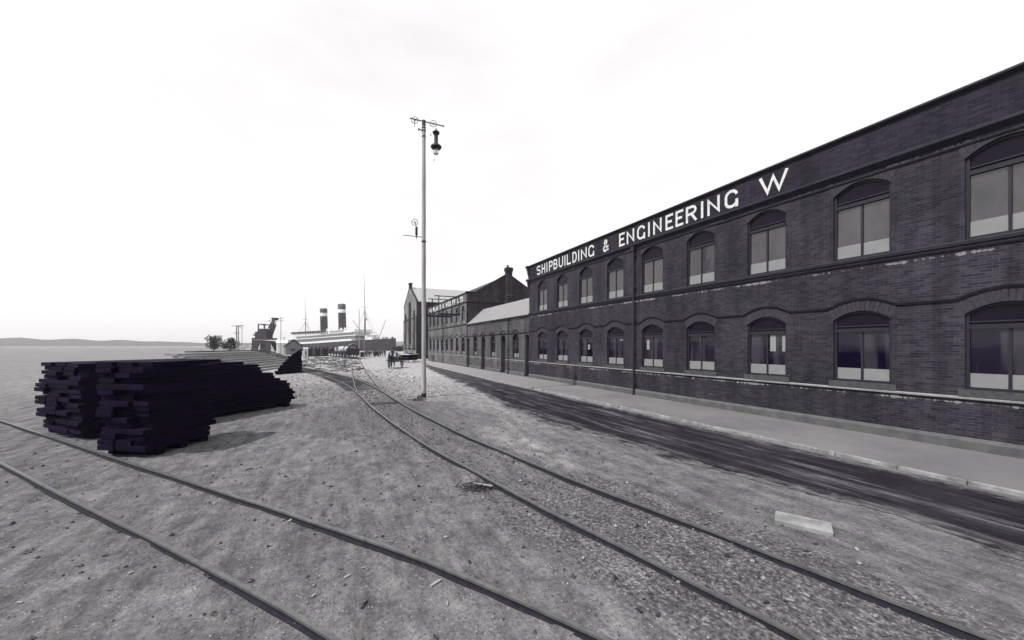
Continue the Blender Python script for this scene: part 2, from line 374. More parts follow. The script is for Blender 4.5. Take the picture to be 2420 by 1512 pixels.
# ------------------------------------------------------------------ tracks (centre lines in world x, y)
G2 = 0.75
C_MAIN = [(36, -9.55), (31, -10.65), (28, -11.35), (26.2, -11.75), (24, -12.25), (20.2, -12.97), (17.4, -13.35), (13, -13.8), (10.85, -13.95), (6.65, -14.2), (1.5, -14.62),
          (-3.4, -15.28), (-9.1, -16.45), (-16.3, -18.25), (-22.2, -19.9), (-27, -21.2), (-40, -25.2), (-60, -32)]
C_BR = [(6.65, -14.2), (1.5, -14.2), (-8, -14.0), (-17, -13.75), (-33, -13.2), (-50, -12.65), (-60, -12.75), (-66, -13.25), (-75, -14.7), (-85, -16.9), (-95, -19.5), (-110, -24), (-130, -31)]
C_NEAR = [(3, -34.3), (11, -27.9), (18.5, -21.9), (22.59, -18.62), (24.1, -17.42), (27, -15.25), (32, -12.4), (37, -10.3)]
def smooth_line(pts, n=6):
    res = []
    for i in range(len(pts) - 1):
        p0 = Vector(pts[max(i - 1, 0)]); p1 = Vector(pts[i]); p2 = Vector(pts[i + 1]); p3 = Vector(pts[min(i + 2, len(pts) - 1)])
        for k in range(n):
            u = k / n
            res.append(0.5 * ((2 * p1) + (p2 - p0) * u + (2 * p0 - 5 * p1 + 4 * p2 - p3) * u * u + (3 * p1 - p0 - 3 * p2 + p3) * u ** 3))
    res.append(Vector(pts[-1])); return res
def offset(line, d):
    res = []
    for i, p in enumerate(line):
        a = line[max(i - 1, 0)]; b = line[min(i + 1, len(line) - 1)]; t_ = (b - a).normalized()
        res.append(p + Vector((-t_.y, t_.x)) * d)
    return res
L_MAIN, L_BR, L_NEAR = smooth_line(C_MAIN), smooth_line(C_BR), smooth_line(C_NEAR)

def track_dist(x, y):
    best = 99
    for line in (L_MAIN, L_BR):
        for p in line[::2]:
            d = (p.x - x) ** 2 + (p.y - y) ** 2
            if d < best: best = d
    return math.sqrt(best)

# ------------------------------------------------------------------ ground: one sheet from the camera out to the horizon
def ground_z(x, y):
    dc = math.hypot(x - CX, y - CY)
    if dc > 90: return 0.0
    k = sstep(-8.6, -10.2, y)
    if k <= 0: return 0.0
    n = noise.noise(Vector((x * 0.35, y * 0.35, 0))) * 0.05 + noise.noise(Vector((x * 1.6, y * 1.6, 3))) * 0.022
    return (n - 0.01) * k * (1 - sstep(60, 90, dc))
def make_ground():
    radii = [0.0]; r = 0.6
    while r < 4000:
        radii.append(r); r *= 1.028 if r < 70 else (1.06 if r < 300 else 1.2)
    angs = []
    a = 0.0; f0 = math.atan2(0.4070, -0.9134)
    na = 520; nb = 60
    for i in range(na): angs.append(f0 - R(62) + R(124) * i / na)
    for i in range(nb): angs.append(f0 + R(62) + R(236) * i / nb)
    n = len(angs); vs = [(CX, CY, 0)]; col = [(0.3, 0, 0)]
    for rr in radii[1:]:
        for an in angs:
            x = CX + rr * math.cos(an); y = CY + rr * math.sin(an)
            z = ground_z(x, y)
            # quay edge: beyond it the sheet lies under the harbour water
            dx = x - AX * 0; # camera-aligned depth
            Yc = (x - CX) * EY + (y - CY) * EX
            Xc = (x - CX) * EX - (y - CY) * EY
            if Yc > 214 and Xc > -190 and Yc < 1500: z = -6.0
            vs.append((x, y, z))
            td = track_dist(x, y) if rr < 110 else 9
            bal = 1 - sstep(0.8, 2.0, td)
            if y > -12.6 and y < -9.6 and 10 < x < 22: bal = max(bal, 0.62 * (1 - abs((x - 16) / 6)))
            wx = 1.0 + 1.3 * sstep(9, 12, x) * sstep(20, 16, x)
            bal = 1 - sstep(0.9 * wx, 2.1 * wx, td)
            bal *= 0.42 + 0.58 * max(sstep(8, 11, x) * sstep(21, 17, x), sstep(23.6, 25.5, x))
            if y > -12.6 and y < -9.6 and 12 < x < 20: bal = max(bal, 0.55 * (1 - abs((x - 16) / 4)))
            bal *= 1 - 0.7 * sstep(12, -6, x)
            du = 0.86 * sstep(17, -22, x) + 0.34 * sstep(-13.2, -11.4, y) * sstep(24, 12, x)
            du *= 1 - 0.5 * sstep(-17, -24, y) * sstep(-14, 5, x)
            du *= 1 - 0.6 * sstep(-26, -44, y)
            du = min(1, max(0, du + 0.12 * noise.noise(Vector((x * 0.2, y * 0.2, 5)))))
            pale = 0.0
            for qx, qy, qr in ((19.5, -11.3, 1.3), (21.3, -10.8, 1.4), (22.3, -10.9, 0.9)):
                pale = max(pale, 0.75 * max(0, 1 - math.hypot((x - qx) / 1.6, (y - qy) / 0.55) / qr) * (0.4 + noise.noise(Vector((x * 3, y * 3, 1)))))
            col.append((bal, du, max(0, pale)))
    fs = [(0, 1 + i, 1 + (i + 1) % n) for i in range(n)]
    for k in range(len(radii) - 2):
        b0 = 1 + k * n; b1 = b0 + n
        for i in range(n): fs.append((b0 + i, b1 + i, b1 + (i + 1) % n, b0 + (i + 1) % n))
    me = bpy.data.meshes.new('ground'); me.from_pydata(vs, [], fs)
    ca = me.color_attributes.new('g', 'FLOAT_COLOR', 'POINT')
    for i, c_ in enumerate(col): ca.data[i].color = (*c_, 1)
    me.materials.append(M['ground'])
    for p in me.polygons: p.use_smooth = True
    o = bpy.data.objects.new('ground', me); COL.objects.link(o); tag(o, kind='structure')
make_ground()
w_ = MB()
def OR(X, Y, z=0.0):
    return (CX + X * EX + Y * EY, CY - X * EY + Y * EX, z)
w_.face([OR(-188, 215, -3), OR(1500, 215, -3), OR(1500, 1500, -3), OR(-188, 1500, -3)]); tag(w_.build('water', M['water']), kind='structure')

# pavement with kerb
EDGE = [(-75, -2.3), (-42, -2.35), (-30, -2.5), (-18, -3.05), (0, -3.72), (45, -3.72)]
pv = MB(); xs = [-42.0 + i * 1.5 for i in range(59)]
for a, b in zip(xs, xs[1:]):
    ya, yb = interp(a, EDGE), interp(b, EDGE)
    pv.face([(a, ya, 0.085), (b, yb, 0.085), (b, 0.3, 0.085), (a, 0.3, 0.085)])
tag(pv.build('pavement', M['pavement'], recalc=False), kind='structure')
kb = MB(); x = -42.0
while x < 44:
    L = random.uniform(0.8, 1.3); a, b = x + 0.006, x + L - 0.006; j = random.uniform(-0.015, 0.015)
    ya, yb = interp(a, EDGE), interp(b, EDGE)
    pts = [(a, ya - 0.11 + j), (b, yb - 0.11 + j), (b, yb), (a, ya)]
    kb.prism(pts, 'xy', -0.05, 0.095 + random.uniform(-0.006, 0.006)); x += L
tag(kb.build('kerb', M['kerb'], bevel=0.012), kind='structure')

# tarred strip of road
RL = [(-32, -3.1), (-23, -4.6), (-15, -5.7), (-3.2, -6.8), (7.7, -7.7), (13, -8.5), (18, -8.85), (20.5, -8.3), (23.4, -8.25), (26, -7.5), (31, -7.0), (44, -6.7)]
rd = MB(); RU = []; N = 900
for i in range(N):
    a = -32 + 76.0 * i / N; b = -32 + 76.0 * (i + 1) / N
    q = []
    for xx in (a, b):
        lo = interp(xx, RL); j = noise.noise(Vector((xx * 0.6, 0, 9))) * 0.45 + noise.noise(Vector((xx * 2.5, 2, 9))) * 0.16 + noise.noise(Vector((xx * 8, 2, 9))) * 0.07
        hi = interp(xx, EDGE) - 0.32 - 0.22 * abs(noise.noise(Vector((xx * 0.9, 7, 2)))) - 0.25 * sstep(-5, -25, xx)
        q.append((min(hi - 0.02, lo + j * min(1, (xx + 32) / 8)), hi))
    rows = 10
    for k in range(rows):
        f = lambda e, u: e[0] + (e[1] - e[0]) * u
        RU += [k / rows, k / rows, (k + 1) / rows, (k + 1) / rows]
        rd.face([(a, f(q[0], k / rows), 0.012), (b, f(q[1], k / rows), 0.012), (b, f(q[1], (k + 1) / rows), 0.012), (a, f(q[0], (k + 1) / rows), 0.012)])
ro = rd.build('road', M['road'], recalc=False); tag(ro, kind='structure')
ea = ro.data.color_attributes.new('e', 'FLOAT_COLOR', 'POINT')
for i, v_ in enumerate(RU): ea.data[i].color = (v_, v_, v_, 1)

# ------------------------------------------------------------------ painted letters
def arc(cx, cy, rx, ry, a0, a1, n=12):
    return [(cx + rx * math.cos(R(a0 + (a1 - a0) * i / n)), cy + ry * math.sin(R(a0 + (a1 - a0) * i / n))) for i in range(n + 1)]
GL = {
 'S': [arc(.5, .76, .5, .24, 20, 270, 14)[:-1] + [(.5, .52)] + arc(.5, .26, .5, .26, 90, -160, 14)[1:]],
 'H': [[(0, -.0), (0, 1)], [(1, 0), (1, 1)], [(0, .5), (1, .5)]],
 'I': [[(.5, 0), (.5, 1)]],
 'P': [[(0, 0), (0, 1)], [(0, 1), (.55, 1)] + arc(.55, .73, .45, .27, 90, -90, 10) + [(0, .46)]],
 'B': [[(0, 0), (0, 1)], [(0, 1), (.5, 1)] + arc(.5, .76, .42, .24, 90, -90, 10) + [(0, .52)], [(.5, .52)] + arc(.55, .26, .45, .26, 90, -90, 10) + [(0, 0)]],
 'U': [[(0, 1), (0, .3)] + arc(.5, .3, .5, .3, 180, 360, 12) + [(1, 1)]],
 'L': [[(0, 1), (0, 0), (1, 0)]],
 'D': [[(0, 0), (0, 1), (.4, 1)] + arc(.4, .5, .6, .5, 90, -90, 14) + [(0, 0)]],
 'N': [[(0, 0), (0, 1), (1, 0), (1, 1)]],
 'G': [arc(.5, .66, .5, .34, 10, 180, 12) + arc(.5, .34, .5, .34, 180, 350, 12) + [(1, .30)], [(1.0, -.06), (1.0, .32)]],
 'E': [[(1, 1), (0, 1), (0, 0), (1, 0)], [(0, .52), (.8, .52)]],
 'R': [[(0, 0), (0, 1)], [(0, 1), (.55, 1)] + arc(.55, .75, .42, .25, 90, -90, 10) + [(0, .5)], [(.5, .5), (1, 0)]],
 'W': [[(0, 1), (.27, 0), (.5, 1), (.73, 0), (1, 1)]],
 'A': [[(0, 0), (.5, 1), (1, 0)], [(.2, .32), (.8, .32)]],
 'O': [arc(.5, .5, .5, .5, 0, 360, 22)],
 'F': [[(1, 1), (0, 1), (0, 0)], [(0, .52), (.8, .52)]],
 'T': [[(0, 1), (1, 1)], [(.5, 0), (.5, 1)]],
 '&': [[(1, 0), (.72, .24), (.30, .64), (.22, .76), (.25, .90), (.36, .98), (.52, .98), (.63, .89), (.64, .76), (.55, .64), (.18, .42), (.05, .30), (.03, .18), (.10, .07), (.25, 0), (.45, 0), (.62, .06), (.80, .22), (.92, .46)]],
}
def letter(mb, ch, xl, xr, z0, z1, t_, y0=-0.004, th=0.012):
    w = xr - xl
    for li, st in enumerate(GL[ch]):
        pts = [Vector((xl + t_ / 2 + u * (w - t_), z0 + t_ / 2 + v * (z1 - z0 - t_))) for u, v in st]
        pts = [p for i, p in enumerate(pts) if i == 0 or (p - pts[i - 1]).length > 1e-4]
        if len(st) == 2 or ch in 'NAWHILFTERPBDGUT':       # square ends reach the edge
            for e, nx in ((0, 1), (-1, -2)):
                d = pts[e] - pts[nx]
                if d.length > 1e-6 and (abs(d.x) < 1e-4 or ch in 'WANR' ): pts[e] = pts[e] + d.normalized() * t_ / 2
                elif abs(d.y) < 1e-4 and ch in 'ELFT': pts[e] = pts[e] + d.normalized() * (t_ / 2 if d.x > 0 or ch == 'T' else 0)
        n = len(pts); Ls = []; Rs = []
        closed = (pts[0] - pts[-1]).length < 1e-3
        for i in range(n):
            a = pts[i] - pts[i - 1] if i > 0 else (pts[0] - pts[-2] if closed else pts[1] - pts[0])
            b = pts[i + 1] - pts[i] if i < n - 1 else (pts[1] - pts[0] if closed else a)
            a = a.normalized(); b = b.normalized(); m_ = (a + b)
            m_ = m_.normalized() if m_.length > 1e-3 else a
            nn = Vector((-m_.y, m_.x)); k = 1.0 / max(0.34, nn.dot(Vector((-a.y, a.x))))
            Ls.append(pts[i] + nn * (t_ / 2) * k); Rs.append(pts[i] - nn * (t_ / 2) * k)
        yy = y0 - li * 0.0025
        for i in range(n - 1):
            q = [Ls[i], Ls[i + 1], Rs[i + 1], Rs[i]]
            q = [Vector((p.x, min(max(p.y, z0 - .01), z1 + .01))) for p in q]
            mb.face([(p.x, yy - th, p.y) for p in q])

# ------------------------------------------------------------------ walls with real openings
def wall(mb, x0, x1, z0, z1, ops, depth, y=0.0):
    """street wall in plane y; ops = (xl, xr, zb, spring, rise)"""
    cols = {}
    for o in ops: cols.setdefault((round(o[0], 3), round(o[1], 3)), []).append(o)
    ks = sorted(cols); cur = x0; NS = 10
    for (xl, xr) in ks:
        mb.face([(cur, y, z0), (xl, y, z0), (xl, y, z1), (cur, y, z1)])
        zc = [z0] * (NS + 1)
        for o in sorted(cols[(xl, xr)], key=lambda q: q[2]):
            xsn = [xl + (xr - xl) * i / NS for i in range(NS + 1)]
            top = [o[3] + o[4] * (1 - (2 * i / NS - 1) ** 2) for i in range(NS + 1)]
            if o[4] > 0.6 * (xr - xl) / 2: top = [o[3] + o[4] * math.sqrt(max(0, 1 - (2 * i / NS - 1) ** 2)) for i in range(NS + 1)]
            if o[2] > zc[0] + 1e-4:
                for i in range(NS): mb.face([(xsn[i], y, zc[i]), (xsn[i + 1], y, zc[i + 1]), (xsn[i + 1], y, o[2]), (xsn[i], y, o[2])])
            D = y + depth
            mb.face([(xl, y, o[2]), (xl, y, o[3]), (xl, D, o[3]), (xl, D, o[2])]); mb.face([(xr, y, o[2]), (xr, D, o[2]), (xr, D, o[3]), (xr, y, o[3])])
            mb.face([(xl, y, o[2]), (xl, D, o[2]), (xr, D, o[2]), (xr, y, o[2])])
            for i in range(NS): mb.face([(xsn[i], y, top[i]), (xsn[i + 1], y, top[i + 1]), (xsn[i + 1], D, top[i + 1]), (xsn[i], D, top[i])])
            zc = top
        for i in range(NS): mb.face([(xsn[i], y, zc[i]), (xsn[i + 1], y, zc[i + 1]), (xsn[i + 1], y, z1), (xsn[i], y, z1)])
        cur = xr
    mb.face([(cur, y, z0), (x1, y, z0), (x1, y, z1), (cur, y, z1)])
def arch_pts(xl, xr, spring, rise, n=12, grow=0.0):
    c = (xl + xr) / 2; h = (xr - xl) / 2
    return [(c + (2 * i / n - 1) * (h + grow), spring + (rise) * (1 - (2 * i / n - 1) ** 2) + grow) for i in range(n + 1)]
def window_part(parent, w, h, spring, rise, dep, transom, frost_h, round_light=False, gl='glass'):
    """window seen from the street: x -w/2..w/2, z 0..h, glass set back by dep; returns the frame mesh with panes under it"""
    f = MB(); y0, y1 = dep - 0.05, dep + 0.03; hw = w / 2; b = 0.075
    f.box(-hw, -hw + b, y0, y1, 0, spring); f.box(hw - b, hw, y0, y1, 0, spring)
    f.box(-hw + b, hw - b, y0, y1, 0, b); f.box(-hw + b, hw - b, y0 - 0.03, y1, transom - 0.06, transom + 0.06)
    f.box(-0.032, 0.032, y0 + 0.01, y1, b, transom - 0.06)
    a = arch_pts(-hw, hw, spring, rise); ai = arch_pts(-hw + b, hw - b, spring, rise - b)
    for i in range(len(a) - 1):
        f.prism([a[i], a[i + 1], ai[i + 1], ai[i]], 'xz', y0, y1)
    if round_light:
        zc = (transom + spring + rise) / 2 + 0.02
        f.ring((0, y0, zc), (0, 1, 0), (spring + rise - transom) / 2 - 0.10, 0.03, 20, 5)
    else:
        f.box(-hw + b, hw - b, y0 - 0.02, y0 + 0.02, transom + 0.12, transom + 0.16)
    wo = f.build('window', M['frame']); wo.parent = parent
    g = MB()
    g.face([(-hw + b, y0 + 0.045, frost_h), (-0.032, y0 + 0.045, frost_h), (-0.032, y0 + 0.045, transom - .06), (-hw + b, y0 + 0.045, transom - .06)])
    g.face([(0.032, y0 + 0.045, frost_h), (hw - b, y0 + 0.045, frost_h), (hw - b, y0 + 0.045, transom - .06), (0.032, y0 + 0.045, transom - .06)])
    p = g.build('pane', M[gl], None, recalc=False); p.parent = wo
    g = MB(); pts = [(-hw + b, transom + .06), (hw - b, transom + .06)] + [q for q in reversed(ai)]
    g.face([(q[0], y0 + 0.05, q[1]) for q in pts]); g.build('fanlight', M['fanlight'], None, recalc=False).parent = wo
    g = MB()
    g.face([(-hw + b, y0 + 0.043, b), (-0.032, y0 + 0.043, b), (-0.032, y0 + 0.043, frost_h), (-hw + b, y0 + 0.043, frost_h)])
    g.face([(0.032, y0 + 0.043, b), (hw - b, y0 + 0.043, b), (hw - b, y0 + 0.043, frost_h), (0.032, y0 + 0.043, frost_h)])
    g.build('frosted_pane', M['frost'], None, recalc=False).parent = wo
    return wo
def moulding(mb, x0, x1, prof):          # prof (projection, z) closed against the wall
    mb.prism([(-p, z) for p, z in prof], 'yz', x0, x1)

WB, WH, WS, WR = 1.76, 2.42, 2.12, 0.30
def hood(mb, x0, x1, centres, base, w, rise, th=0.075, pr=0.07):
    pts = []; hw = w / 2 + 0.17
    xs = [x0]
    for c in centres: xs += [c - hw + 2 * hw * i / 20 for i in range(21)]
    xs.append(x1)
    def zz(x):
        for c in centres:
            if abs(x - c) <= hw + 1e-6:
                u = abs(x - c) / hw; a_ = 1 - 0.9 * (u / 0.9) ** 2 if u < 0.84 else (1 - 0.9 * (0.84 / 0.9) ** 2) * (max(0.0, 1 - u) / 0.16) ** 1.4; return base + rise * a_
        return base
    for a, b in zip(xs, xs[1:]):
        if b - a < 1e-4: continue
        za, zb = zz(a), zz(b)
        for (ra, rb) in ((0, th),):
            v = [(a, 0.01, za), (b, 0.01, zb), (b, 0.01, zb + th), (a, 0.01, za + th), (a, -pr * .5, za), (b, -pr * .5, zb), (b, -pr, zb + th), (a, -pr, za + th)]
            mb.add(v, [(0, 1, 2, 3), (4, 7, 6, 5), (0, 4, 5, 1), (3, 2, 6, 7), (0, 3, 7, 4), (1, 5, 6, 2)])
def arches(parent, centres, w, spring, rise, th):
    for c in centres:
        mb = MB()
        a = arch_pts(c - w / 2, c + w / 2, spring, rise, 14); 
        for i in range(14):
            (xa, za), (xb, zb) = a[i], a[i + 1]
            n1 = Vector((-(zb - za), xb - xa)).normalized()
            q = [(xa, za), (xb - 0.012, zb), (xb - 0.012 + n1.x * th * 0.7, zb + th), (xa + n1.x * th * 0.7, za + th)]
            mb.prism(q, 'xz', -0.006, 0.06)
        mb.build('brick_arch', M['arch'], parent)

# ---- the long two-storey office range (near)
b1 = empty('office_building', (0, 0, 0)); tag(b1, 'near two-storey dark brick office building with large white lettering along its parapet', 'building')
X1 = 41.0
c1 = [2.46 + 3.105 * k for k in range(13) if 2.46 + 3.105 * k < 40]
W1 = 1.55
ops = [(c - W1 / 2, c + W1 / 2, WB, WB + WS, WR) for c in c1] + [(c - W1 / 2, c + W1 / 2, 5.97, 5.97 + 2.28, 0.32) for c in c1]
m = MB(); wall(m, 0, X1, 0, 9.0, ops, 0.14)
m.face([(0, 0, 0), (0, 0, 9.0), (0, 13, 9.0), (0, 13, 0)]); m.face([(X1, 0, 0), (X1, 13, 0), (X1, 13, 9.0), (X1, 0, 9.0)]); m.face([(0, 13, 0), (X1, 13, 0), (X1, 13, 9), (0, 13, 9)])
m.build('wall', M['brick'], b1, recalc=False)
m = MB(); m.box(0, X1, -0.02, 0.35, 9.0, 10.14); m.build('sign_band', M['brick_band'], b1)
m = MB(); m.box(0.0, X1, 0.35, 13, 8.9, 9.3)
m.prism([(0.36, 9.3), (13, 9.3), (6.7, 11.0)], 'yz', 0.4, X1 - .3)
m.build('roof', M['lead'], b1)
m = MB(); moulding(m, -0.02, X1, [(-0.36, 10.14), (-0.36, 10.28), (0.09, 10.28), (0.13, 10.24), (0.13, 10.20), (0.03, 10.14)]); m.build('coping', M['lead'], b1)
m = MB(); moulding(m, -0.03, X1, [(-0.02, 8.80), (0.03, 8.80), (0.10, 8.88), (0.16, 8.93), (0.16, 9.0), (0.05, 9.05), (-0.01, 9.05)])
moulding(m, -0.02, X1, [(-0.02, 8.62), (0.03, 8.62), (0.05, 8.66), (0.05, 8.70), (-0.02, 8.70)])
m.build('cornice', M['mould'], b1)
m = MB(); moulding(m, 0, X1, [(-0.02, 5.70), (0.03, 5.70), (0.06, 5.76), (0.06, 5.80), (0.10, 5.84), (0.11, 5.92), (0.02, 5.97), (-0.02, 5.97)]); m.build('string_course', M['mould'], b1)
m = MB(); moulding(m, -0.0, X1, [(-0.02, 1.49), (0.055, 1.49), (0.06, 1.53), (0.01, 1.56), (-0.02, 1.56)]); m.build('sill_band', M['stone'], b1)
for c in c1:
    m = MB(); m.box(c - W1 / 2 - 0.12, c + W1 / 2 + 0.12, -0.045, 0.14, 1.565, 1.758); m.build('window_sill', M['sill'], b1)
m = MB(); moulding(m, 0.1, X1, [(-0.02, 0.0), (0.10, 0.0), (0.10, 0.33), (0.04, 0.42), (-0.02, 0.42)]); m.build('plinth', M['plinth'], b1)
m = MB(); hood(m, 0.0, X1, c1, 4.26, W1, 0.27); m.build('hood_mould', M['mould'], b1)
arches(b1, c1, W1, WB + WS, WR, 0.33); arches(b1, c1, W1, 8.25, 0.32, 0.30)
# corner console of the parapet
m = MB()
m.box(-0.30, 0.06, -0.24, 0.05, 10.06, 10.28); m.box(-0.22, 0.10, -0.18, 0.05, 9.86, 10.06); m.prism([(-0.02, 9.86), (-0.16, 9.86), (-0.12, 9.55), (-0.04, 9.35), (-0.02, 9.1)], 'yz', -0.15, 0.12)
m.box(-0.26, 0.05, -0.22, 0.04, 8.86, 9.06); m.prism([(-0.02, 8.86), (-0.17, 8.86), (-0.13, 8.5), (-0.05, 8.2), (-0.02, 8.1)], 'yz', -0.14, 0.14)
m.build('corner_bracket', M['mould'], b1)
# lantern roof behind the parapet
m = MB(); m.prism([(6.7, 10.15), (10.4, 10.15), (10.4, 10.55), (10.1, 10.84)], 'xz', 1.6, 3.6); m.build('roof_lantern', M['lead'], b1)
zt = 5.97
proto = window_part(b1, W1, WH, WS, WR, 0.12, 1.76, 0.46)
k = 0
notes = MB(); 
for fl, (zb) in enumerate((WB, zt)):
    for c in c1:
        if k == 0: wo = proto
        elif fl == 1 and c == c1[0]:
            wo = protoU = window_part(b1, W1, 2.60, 2.28, 0.32, 0.12, 1.86, 0.50, gl='glass_up')
        else: wo = copy_tree(proto if fl == 0 else protoU, b1)
        wo.location = (c, 0, zb); k += 1
def notice(winx, u0, u1, z0, z1):
    for o in b1.children:
        if o.name.split('.')[0] == 'window' and abs(o.location.x - winx) < 0.05 and o.location.z < 2:
            n_ = MB(); n_.face([(u0, 0.0, z0), (u1, 0.0, z0), (u1, 0.0, z1), (u0, 0.0, z1)])
            q = n_.build('paper_notice', M['paper'], None, recalc=False); q.parent = o; q.location = (0, 0.112, 0)
notice(c1[2], .12, .34, .95, 1.30); notice(c1[3], .35, .62, 1.55, 1.66); notice(c1[4], -.5, -.30, 1.0, 1.55); notice(c1[6], .10, .32, 1.0, 1.66); notice(c1[6], .56, .70, 1.0, 1.66)
# downpipe
def pipe(parent, x, z1):
    m = MB(); m.tube((x, -0.16, 0.10), (x, -0.16, z1), 0.055, 0.055, 8)
    z = 0.6
    while z < z1: m.tube((x, -0.16, z), (x, -0.16, z + 0.10), 0.075, 0.075, 8); m.box(x - .1, x + .1, -0.12, 0, z + .02, z + .08); z += 1.9
    m.tube((x, -0.16, 0.10), (x, -0.24, 0.10), 0.07, 0.07, 8)
    m.box(x - 0.11, x + 0.11, -0.27, -0.06, z1 - 0.05, z1 + 0.22)
    return m.build('downpipe', M['iron'], parent)
pipe(b1, 13.60, 8.60); pipe(b1, 35.2, 8.60)
# lettering
q3 = 1030 / 2420 * 0.60475; o3 = 2050 * 0.60475
LET = [('S', 112, 147), ('H', 158, 190), ('I', 198, 214), ('P', 225, 259), ('B', 267, 303), ('U', 315, 354), ('I', 363, 379), ('L', 389, 425), ('D', 440, 480), ('I', 489, 506), ('N', 519, 571), ('G', 586, 640),
       ('&', 720, 776), ('E', 869, 921), ('N', 939, 1007), ('G', 1034, 1108), ('I', 1131, 1155), ('N', 1182, 1259), ('E', 1295, 1364), ('E', 1387, 1458), ('R', 1482, 1582), ('I', 1616, 1646), ('N', 1679, 1793), ('G', 1838, 1962), ('W', 2155, 2420)]
for ch, a, b in LET:
    m = MB(); letter(m, ch, SF(o3 + a * q3), SF(o3 + b * q3), 9.15, 9.96, 0.125, -0.022); m.build('sign_letter', M['white'], b1, recalc=False)

# ---- single-storey link
b0 = empty('link_building', (-18, 0, 0)); tag(b0, 'low single-storey brick building with pale slate roof and tall dark doorways between the two offices', 'building')
lw = [-2.91, -8.87, -14.88]; ld = [(-5.95, 1.25), (-11.95, 1.25), (-0.42, 0.80), (-17.55, 0.80)]
ops = [(c - 0.72, c + 0.72, WB, 3.70, 0.46) for c in lw] + [(c - w / 2, c + w / 2, 0.0, 3.62 if w > 1 else 3.85, 0.46 if w > 1 else 0.15) for c, w in ld]
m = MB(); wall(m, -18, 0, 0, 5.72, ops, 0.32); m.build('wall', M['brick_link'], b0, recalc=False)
m = MB(); m.prism([(-0.06, 5.74), (2.31, 7.86), (2.31, 7.98), (-0.12, 5.82)], 'yz', -18, -0.0); m.prism([(2.31, 7.86), (2.31, 7.98), (6.2, 4.6), (6.2, 4.4)], 'yz', -18, 0); m.build('roof', M['slate_link'], b0)
m = MB(); m.prism([(-0.01, 5.70), (-0.17, 5.72), (-0.19, 5.84), (-0.01, 5.82)], 'yz', -18, 0); m.build('gutter', M['iron'], b0)
m = MB(); hood(m, -18, 0.0, [lw[0], -5.95, lw[1], -11.95, lw[2]], 4.14, 1.3, 0.36); m.build('hood_mould', M['mould'], b0)
arches(b0, lw, 1.44, 3.70, 0.46, 0.28); arches(b0, [-5.95, -11.95], 1.25, 3.62, .46, .28)
def broken(mb, x0, x1, cuts, prof):
    cur = x0
    for a, b in sorted(cuts):
        if a > cur: moulding(mb, cur, a, prof)
        cur = b
    if cur < x1: moulding(mb, cur, x1, prof)
cuts = [(c - w / 2, c + w / 2) for c, w in ld]
m = MB(); broken(m, -18, 0, cuts, [(-0.02, 1.49), (0.055, 1.49), (0.06, 1.53), (0.01, 1.56), (-0.02, 1.56)]); m.build('sill_band', M['stone'], b0)
m = MB(); broken(m, -18, 0, cuts, [(-0.02, 0.0), (0.10, 0.0), (0.10, 0.33), (0.04, 0.42), (-0.02, 0.42)]); m.build('plinth', M['plinth'], b0)
for i, c in enumerate(lw):
    if i == 0: pl = window_part(b0, 1.44, 2.40, 1.94, 0.46, 0.18, 1.62, 0.44, True); pl.location = (c + 18, 0, WB)
    else: wo = copy_tree(pl, b0); wo.location = (c + 18, 0, WB)
for c, w in ld:
    h = 4.05
    m = MB(); hw = w / 2
    m.box(c - hw, c - hw + .09, 0.22, 0.31, 0, 3.7); m.box(c + hw - .09, c + hw, 0.22, 0.31, 0, 3.7); m.box(c - hw + .09, c + hw - .09, 0.20, 0.31, 2.62, 2.76)
    m.box(c - hw + .09, c + hw - .09, 0.27, 0.315, 0.09, 2.62)
    for zz0, zz1 in ((0.25, 1.0), (1.2, 2.45)):
        for u0, u1 in ((c - hw + .17, c - .05), (c + .05, c + hw - .17)): m.box(u0, u1, 0.255, 0.28, zz0, zz1)
    d = m.build('door', M['door'], b0, loc=(c, 0.3, 0))
    g = MB(); g.face([(c - hw + .09, 0.30, 2.76), (c + hw - .09, 0.30, 2.76), (c + hw - .09, 0.30, 4.2), (c - hw + .09, 0.30, 4.2)]); g.build('transom_light', M['glass'], d, recalc=False)
    g = MB(); g.tube((c + hw - .2, 0.25, 1.15), (c + hw - .2, 0.21, 1.15), 0.03, 0.035, 8); g.build('handle', M['stone'], d)
    g = MB(); g.box(c - hw, c + hw, -0.14, 0.3, 0.0, 0.10); g.build('doorstep', M['plinth'], d)
pipe(b0, -4.37, 5.6)

# ---- second two-storey office range with gable
b2 = empty('far_office_building', (-42, 0, 0)); tag(b2, 'farther two-storey brick office building with arched windows, plain gable end and chimney', 'building')
c2 = [-19.9 - 2.88 * k for k in range(8)]
ops = [(c - 0.72, c + 0.72, WB, 3.66, 0.50) for c in c2] + [(c - 0.72, c + 0.72, 6.0, 8.0, 0.55) for c in c2]
m = MB(); wall(m, -42, -18, 0, 8.9, ops, 0.16)
m.face([(-42, 0, 0), (-42, 0, 8.9), (-42, 12, 8.9), (-42, 12, 0)]); m.face([(-42, 12, 0), (-18, 12, 0), (-18, 12, 9), (-42, 12, 9)])
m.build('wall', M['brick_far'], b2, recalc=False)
gab = [(0, 0), (12, 0), (12, 9.55), (6.02, 13.12), (1.1, 10.2), (0, 10.2)]
m = MB(); m.prism(gab, 'yz', -18.35, -18.0); m.build('gable_wall', M['brick_gable_shade'], b2)
m = MB(); m.box(-42, -18.35, -0.02, 0.33, 8.95, 10.05); m.build('sign_band', M['brick_far'], b2)
m = MB(); moulding(m, -42, -18, [(-0.36, 10.05), (-0.36, 10.22), (0.12, 10.22), (0.12, 10.14), (0.02, 10.05)]); m.box(-18.42, -17.93, -0.2, 1.2, 10.2, 10.3)
